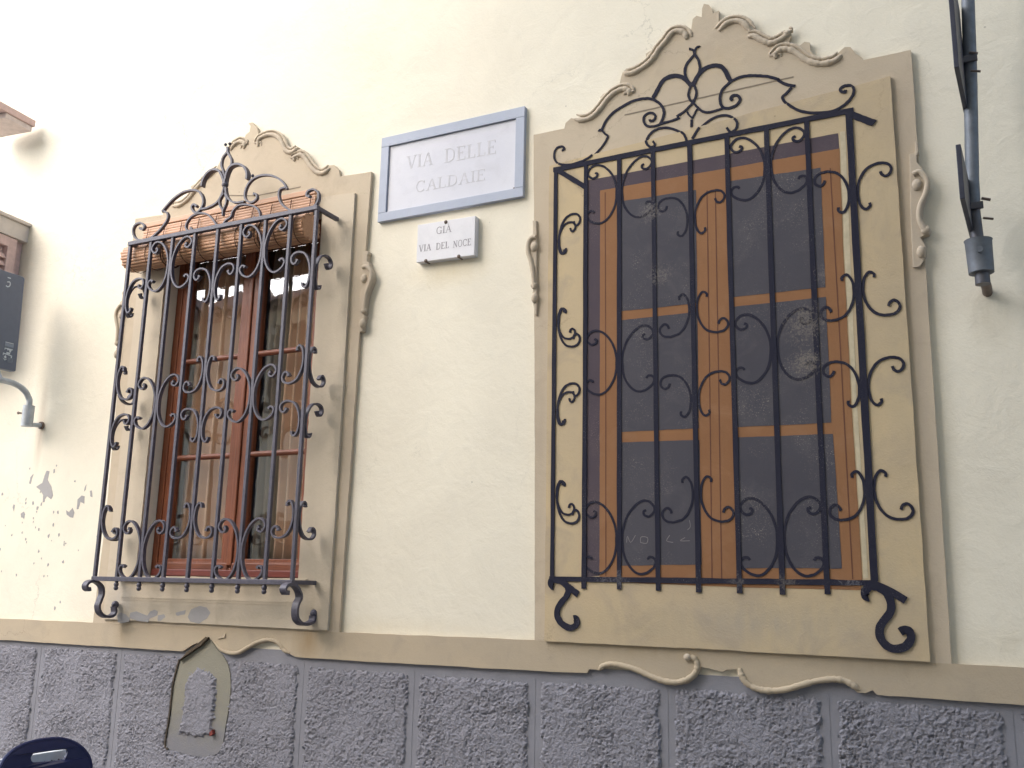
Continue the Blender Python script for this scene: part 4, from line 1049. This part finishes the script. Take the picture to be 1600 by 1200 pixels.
# ------------------------------------------------------------------ projecting sign at the left
sg = thing('hanging_sign', 'slate blue projecting sign board on a bent steel arm at the left edge', 'sign', (-4.85, 0, 2.46))
AX = -4.851
arm = [(AX, -.097, 2.46), (AX, -.097, 2.57), (AX - .004, -.104, 2.60), (AX - .010, -.13, 2.636), (AX - .018, -.18, 2.662), (AX - .03, -.26, 2.672), (AX - .05, -.56, 2.676)]
MB().tube(spline(arm, 5), .0165, 12).obj('arm', M['galv_pale'], sg, smooth=True)
MB().tube([(AX, -.097, 2.458), (AX, -.097, 2.556)], .031, 16).obj('collar', M['galv_pale'], sg, smooth=True)
MB().tube([(AX, -.097, 2.438), (AX, -.097, 2.457)], .031, 16).obj('collar_ring', M['galv_pale'], sg, smooth=True)
MB().tube([(AX, -.075, 2.452), (AX, .005, 2.458)], .013, 10).obj('wall_stub', M['galv_pale'], sg, smooth=True)
MB().tube([(AX - .028, -.097, 2.51), (AX - .075, -.097, 2.520), (AX - .085, -.097, 2.520)], [.005, .005, .009], 8).obj('bolt', M['rust'], sg, smooth=True)
MB().tube([(AX, .0, 2.458), (AX, -.012, 2.457)], .022, 12).obj('wall_flange', M['rust'], sg, smooth=True)
SGX = -4.93
lp = [(-.560, 2.741), (-.170, 2.741), (-.163, 2.748), (-.182, 3.283), (-.190, 3.292), (-.560, 3.292)]
m = MB().prism([lp], -.02, .02)
m.v = [(SGX + y, x, z) for x, y, z in m.v]
bo = m.obj('board', M['signblue'], sg, bevel=.004)
for yy_ in (-.26, -.50):
    MB().tube([(SGX, yy_, 2.742), (AX - .03, yy_, 2.672)], .008, 8).obj('post', M['galv_pale'], sg)
def sprint(loops, mat='print'):
    m = MB().prism(loops, -.001, .001)
    m.v = [(SGX + .0212 + y, x, z) for x, y, z in m.v]
    m.obj('print', M[mat], bo)
sprint([rect(-.252, -.198, 2.872, 2.890)], 'print2'); sprint([rect(-.250, -.200, 2.892, 2.896)])
for i in range(9):
    sprint([rect(-.25 + i * .0058, -.2465 + i * .0058, 2.866 + (i % 3) * .0008, 2.8705)], 'print2')
sprint([[(-.250, 2.848), (-.244, 2.857), (-.236, 2.857), (-.230, 2.848), (-.224, 2.857), (-.218, 2.842), (-.212, 2.842), (-.206, 2.857), (-.2, 2.857), (-.2, 2.862), (-.25, 2.862)]])
sprint([rect(-.236, -.214, 2.830, 2.840)]); sprint([[(-.256, 2.832), (-.256, 2.818), (-.252, 2.818), (-.252, 2.826), (-.206, 2.822), (-.206, 2.812), (-.2, 2.812), (-.2, 2.826)]])
sprint([[(-.248, 2.810), (-.240, 2.800), (-.232, 2.810), (-.240, 2.820)]][::1]) ; sprint([[(-.254, 2.803), (-.240, 2.790), (-.226, 2.803), (-.240, 2.797)]])
for i in range(4):
    for j in range(6):
        sprint([rect(-.222 + j * .0052, -.2185 + j * .0052, 2.806 - i * .007, 2.8095 - i * .007)], 'print2')
m = MB().ribbon(spline([(-.288, 3.232), (-.274, 3.236), (-.268, 3.226), (-.272, 3.212), (-.284, 3.206), (-.292, 3.21)], 4), .006, -.001, .001)
m.add(*[[(-.288, -.001, 3.262), (-.268, -.001, 3.262), (-.268, -.001, 3.256), (-.288, -.001, 3.256)], [(0, 1, 2, 3)]])
m.v = [(SGX + .0214 + y, x, z) for x, y, z in m.v]
m.obj('print', M['print'], bo)

# ------------------------------------------------------------------ road sign bracket seen edge on at the right
rs = thing('sign_pole', 'galvanised sign pole on a wall bracket with two dark plates seen edge on', 'sign pole', (0, 0, 2.64))
MB().tube(spline([(-.002, .006, 2.655), (-.004, -.08, 2.655), (-.010, -.15, 2.652), (-.013, -.178, 2.668), (-.014, -.18, 2.70)], 5), .017, 12).obj('wall_elbow', M['rust'], rs, smooth=True)
MB().tube([(-.0135, -.18, 2.632), (-.0135, -.18, 2.685)], .024, 14).obj('sleeve', M['darkpipe'], rs, smooth=True)
MB().tube([(-.015, -.18, 2.672), (-.017, -.18, 2.784), (-.017, -.18, 2.787)], [.040, .043, .045], 20).obj('collar', M['galv'], rs, smooth=True)
MB().tube([(-.014, -.218, 2.735), (-.014, -.240, 2.733), (-.014, -.241, 2.733), (-.014, -.252, 2.733)], [.006, .006, .011, .011], 6).obj('bolt', M['galv'], rs)
MB().tube([(-.018, -.18, 2.78), (-.024, -.18, 2.93)], .0205, 14).obj('lower_pole', M['darkpipe'], rs, smooth=True)
MB().tube([(-.022, -.18, 2.90), (-.020, -.18, 3.0), (.002, -.18, 3.4), (.040, -.18, 4.3)], .0225, 14).obj('pole', M['galv'], rs, smooth=True)
def plate(z0, z1, yn, yf, xn, xf):
    p = MB()
    t = .0075
    v = []
    for (x, y) in ((xn, yn), (xf, yf)):
        for z in (z0, z1):
            v += [(x - t, y, z), (x + t, y, z)]
    p.add(v, [(0, 1, 3, 2), (4, 6, 7, 5), (0, 4, 5, 1), (2, 3, 7, 6), (0, 2, 6, 4), (1, 5, 7, 3)])
    po = p.obj('sign_plate', M['plate'], rs, bevel=.002)
    zc = z0 + (z1 - z0) * .45
    MB().box(xf - .012, .028 - .02 * (zc < 3.1), -.212, -.200, zc - .012, zc + .012).obj('clamp', M['darkpipe'], po, bevel=.002)
    MB().tube([(.004, -.214, zc + .02), (.030, -.205, zc + .014)], .005, 6).obj('clamp_bolt', M['rust'], po)
    MB().tube([(.004, -.214, zc - .05), (.034, -.205, zc - .055)], .004, 6).obj('clamp_bolt', M['rust'], po)
plate(2.820, 3.003, -.50, -.10, -.0495, -.034)
plate(3.266, 3.66, -.50, -.16, -.036, -.022)

# ------------------------------------------------------------------ cafe chair and board at the lower left
ch = thing('cafe_chair', 'navy blue plastic chair with slotted rounded back by the wall', 'chair', (-3.42, -.735, 0))
CXB, CYC = -3.6, -.735
outl = [(-.225, .44), (-.232, .60), (-.228, .76), (-.216, .85), (-.185, .905), (-.13, .936), (-.05, .951), (.05, .951), (.12, .936), (.18, .900), (.218, .845), (.226, .76), (.230, .60), (.222, .44)]
slot = spline([(-.045, .908), (.09, .905), (.115, .898), (.105, .872), (.09, .864), (-.02, .870), (-.05, .876), (-.058, .895), (-.045, .908)], 3)[:-1]
so_ = spline(outl, 4)
m = MB().prism([so_, slot], -.006, .006)
m.v = [(CXB - y - .10 * max(0, z - .5) ** 1.5 + .55 * x * x, CYC + x, z) for x, y, z in m.v]
m.obj('backrest', M['chair'], ch, bevel=.003)
P = [(CXB - .10 * max(0, z - .5) ** 1.5 + .55 * x * x, CYC + x, z) for x, z in so_]
MB().tube(P, .009, 8).obj('back_rim', M['chair'], ch, smooth=True)
m = MB().prism([[(-.22, -.21), (.22, -.21), (.24, .0), (.22, .21), (-.22, .21), (-.24, 0)]], -.012, .012)
m.v = [(CXB + .22 + x, CYC + z, .445 - y) for x, y, z in m.v]
m.obj('seat', M['chair'], ch, bevel=.006)
for a in (-1, 1):
    for b in (-1, 1):
        MB().tube([(CXB + .22 + a * .19, CYC + b * .18, .44), (CXB + .22 + a * .23, CYC + b * .22, 0)], .013, 10).obj('leg', M['chairleg'], ch, smooth=True)
mbd = thing('menu_board', 'white board standing behind the navy chair with only its edge showing', 'board', (-3.74, -.73, 0))
MB().box(-3.735, -3.715, -1.00, -.508, .06, .885).obj('board_panel', M['board'], mbd, bevel=.004)
MB().box(-3.742, -3.708, -.507, -.485, .0, .835).obj('board_frame', M['board'], mbd, bevel=.003)
MB().box(-3.745, -3.705, -.484, -.458, .0, .800).obj('board_frame', M['boardframe'], mbd, bevel=.003)
m = MB()
for i in range(7):
    x = -.90 + i * .035
    m.ribbon(spline([(x, .835), (x + .008, .85), (x + .014, .838), (x + .02, .848)], 3), .004, -.001, .001)
m.v = [(-3.7142 + y, a + .21, z) for a, y, z in m.v]
m.obj('scribble', M['joint'], mbd)

# ------------------------------------------------------------------ shuttered bay at the left edge
bay = thing('bay_window', 'projecting shuttered bay with brown louvres under a stone lintel at the left edge', 'bay window', (-5.7, 0, 2.9))
def fac(m):
    """build in (s out from the wall, y depth, z); s runs along the side of the bay towards the street"""
    m.v = [(-5.2 + .1 * s - .995 * y, -s - .1 * y, z) for s, y, z in m.v]
    return m
BZ0, BZ1, BL = 2.92, 3.600, .25
fac(MB().box(.0, BL, .03, .9, BZ0, BZ1 + .09)).obj('bay_box', M['shutter'], bay)
fac(MB().box(-.004, BL + .02, -.012, .92, BZ1 + .002, BZ1 + .102)).obj('lintel', M['stone'], bay, bevel=.005)
fac(MB().box(-.004, BL + .035, -.028, .94, BZ1 + .103, BZ1 + .125)).obj('cornice', M['stone'], bay, bevel=.005)
a, b = .066, BL - .004
sh = fac(MB().prism([rect(a, b, BZ0 + .003, BZ1 - .003), rect(a + .062, b - .022, BZ0 + .07, BZ1 - .062)], -.006, .029)).obj('shutter', M['shutter'], bay, bevel=.003)
z = BZ0 + .075
me = None
while z < BZ1 - .09:
    m = MB().add([(a + .060, -.002, z), (b - .020, -.002, z), (b - .020, .018, z + .030), (a + .060, .018, z + .030),
           (a + .060, .004, z - .004), (b - .020, .004, z - .004), (b - .020, .024, z + .026), (a + .060, .024, z + .026)],
          [(0, 1, 2, 3), (4, 7, 6, 5), (0, 4, 5, 1), (2, 6, 7, 3), (0, 3, 7, 4), (1, 5, 6, 2)])
    fac(m).obj('slat', M['shutter'], sh)
    z += .047
ledge = thing('wooden_ledge', 'faded wooden ledge board jutting from the wall high at the left edge', 'ledge', (-5.5, 0, 4.35))
fac(MB().box(.045, .31, .0, .3, 4.345, 4.388)).obj('board', M['shutter'], ledge, bevel=.003)
fac(MB().box(.055, .25, .012, .3, 4.312, 4.344)).obj('bearer', M['boardframe2'], ledge, bevel=.003)

# ------------------------------------------------------------------ house across the street (seen mirrored in the panes) and an unseen one added for shade
op = thing('opposite_house', 'cream house with louvred shutters across the street mirrored in the window panes', 'building', (-11, -8, 0))
OY = -8.0
MB().box(-17, -4.9, OY - 6, OY, 0, 5.95).obj('wall', M['bright'], op)
MB().box(-17.3, -4.9 - .002, OY - 6, OY + .6, 5.952, 6.09).obj('eaves', M['shutter'], op)
tb = thing('blocker_house', 'unseen tall house added across the street to darken the right of the wall', 'building', (4, -6, 0))
MB().box(-4.9 + .01, 12, -5.4 - 7, -5.4, 0, 15.0).obj('wall', M['wall'], tb)  # unseen block, added to hold light off the right of the wall
MB().box(-4.9, 12.4, -5.4 - 7, -5.4 + .8, 15.0 + .002, 15.0 + .2).obj('eaves', M['shutter'], tb)
for wx in (-13.2, -10.35, -7.2):
    for wz in (.9, 3.95):
        w = MB().box(wx, wx + 1.0, OY - .02, OY + .012, wz, wz + 1.75).obj('window', M['dark'], op)
        for a in (wx - .54, wx + 1.02):
            sh = MB().prism([rect(a, a + .52, wz, wz + 1.75), rect(a + .06, a + .46, wz + .07, wz + 1.68)], OY + .002, OY + .05).obj('shutter', M['greenshutter'], w)
            m = MB()
            z = wz + .08
            while z < wz + 1.62:
                m.add([(a + .055, OY + .045, z), (a + .465, OY + .045, z), (a + .465, OY + .010, z + .055), (a + .055, OY + .010, z + .055)], [(0, 1, 2, 3)])
                z += .075
            o = m.obj('slats', M['greenshutter'], sh); o["kind"] = 'stuff'
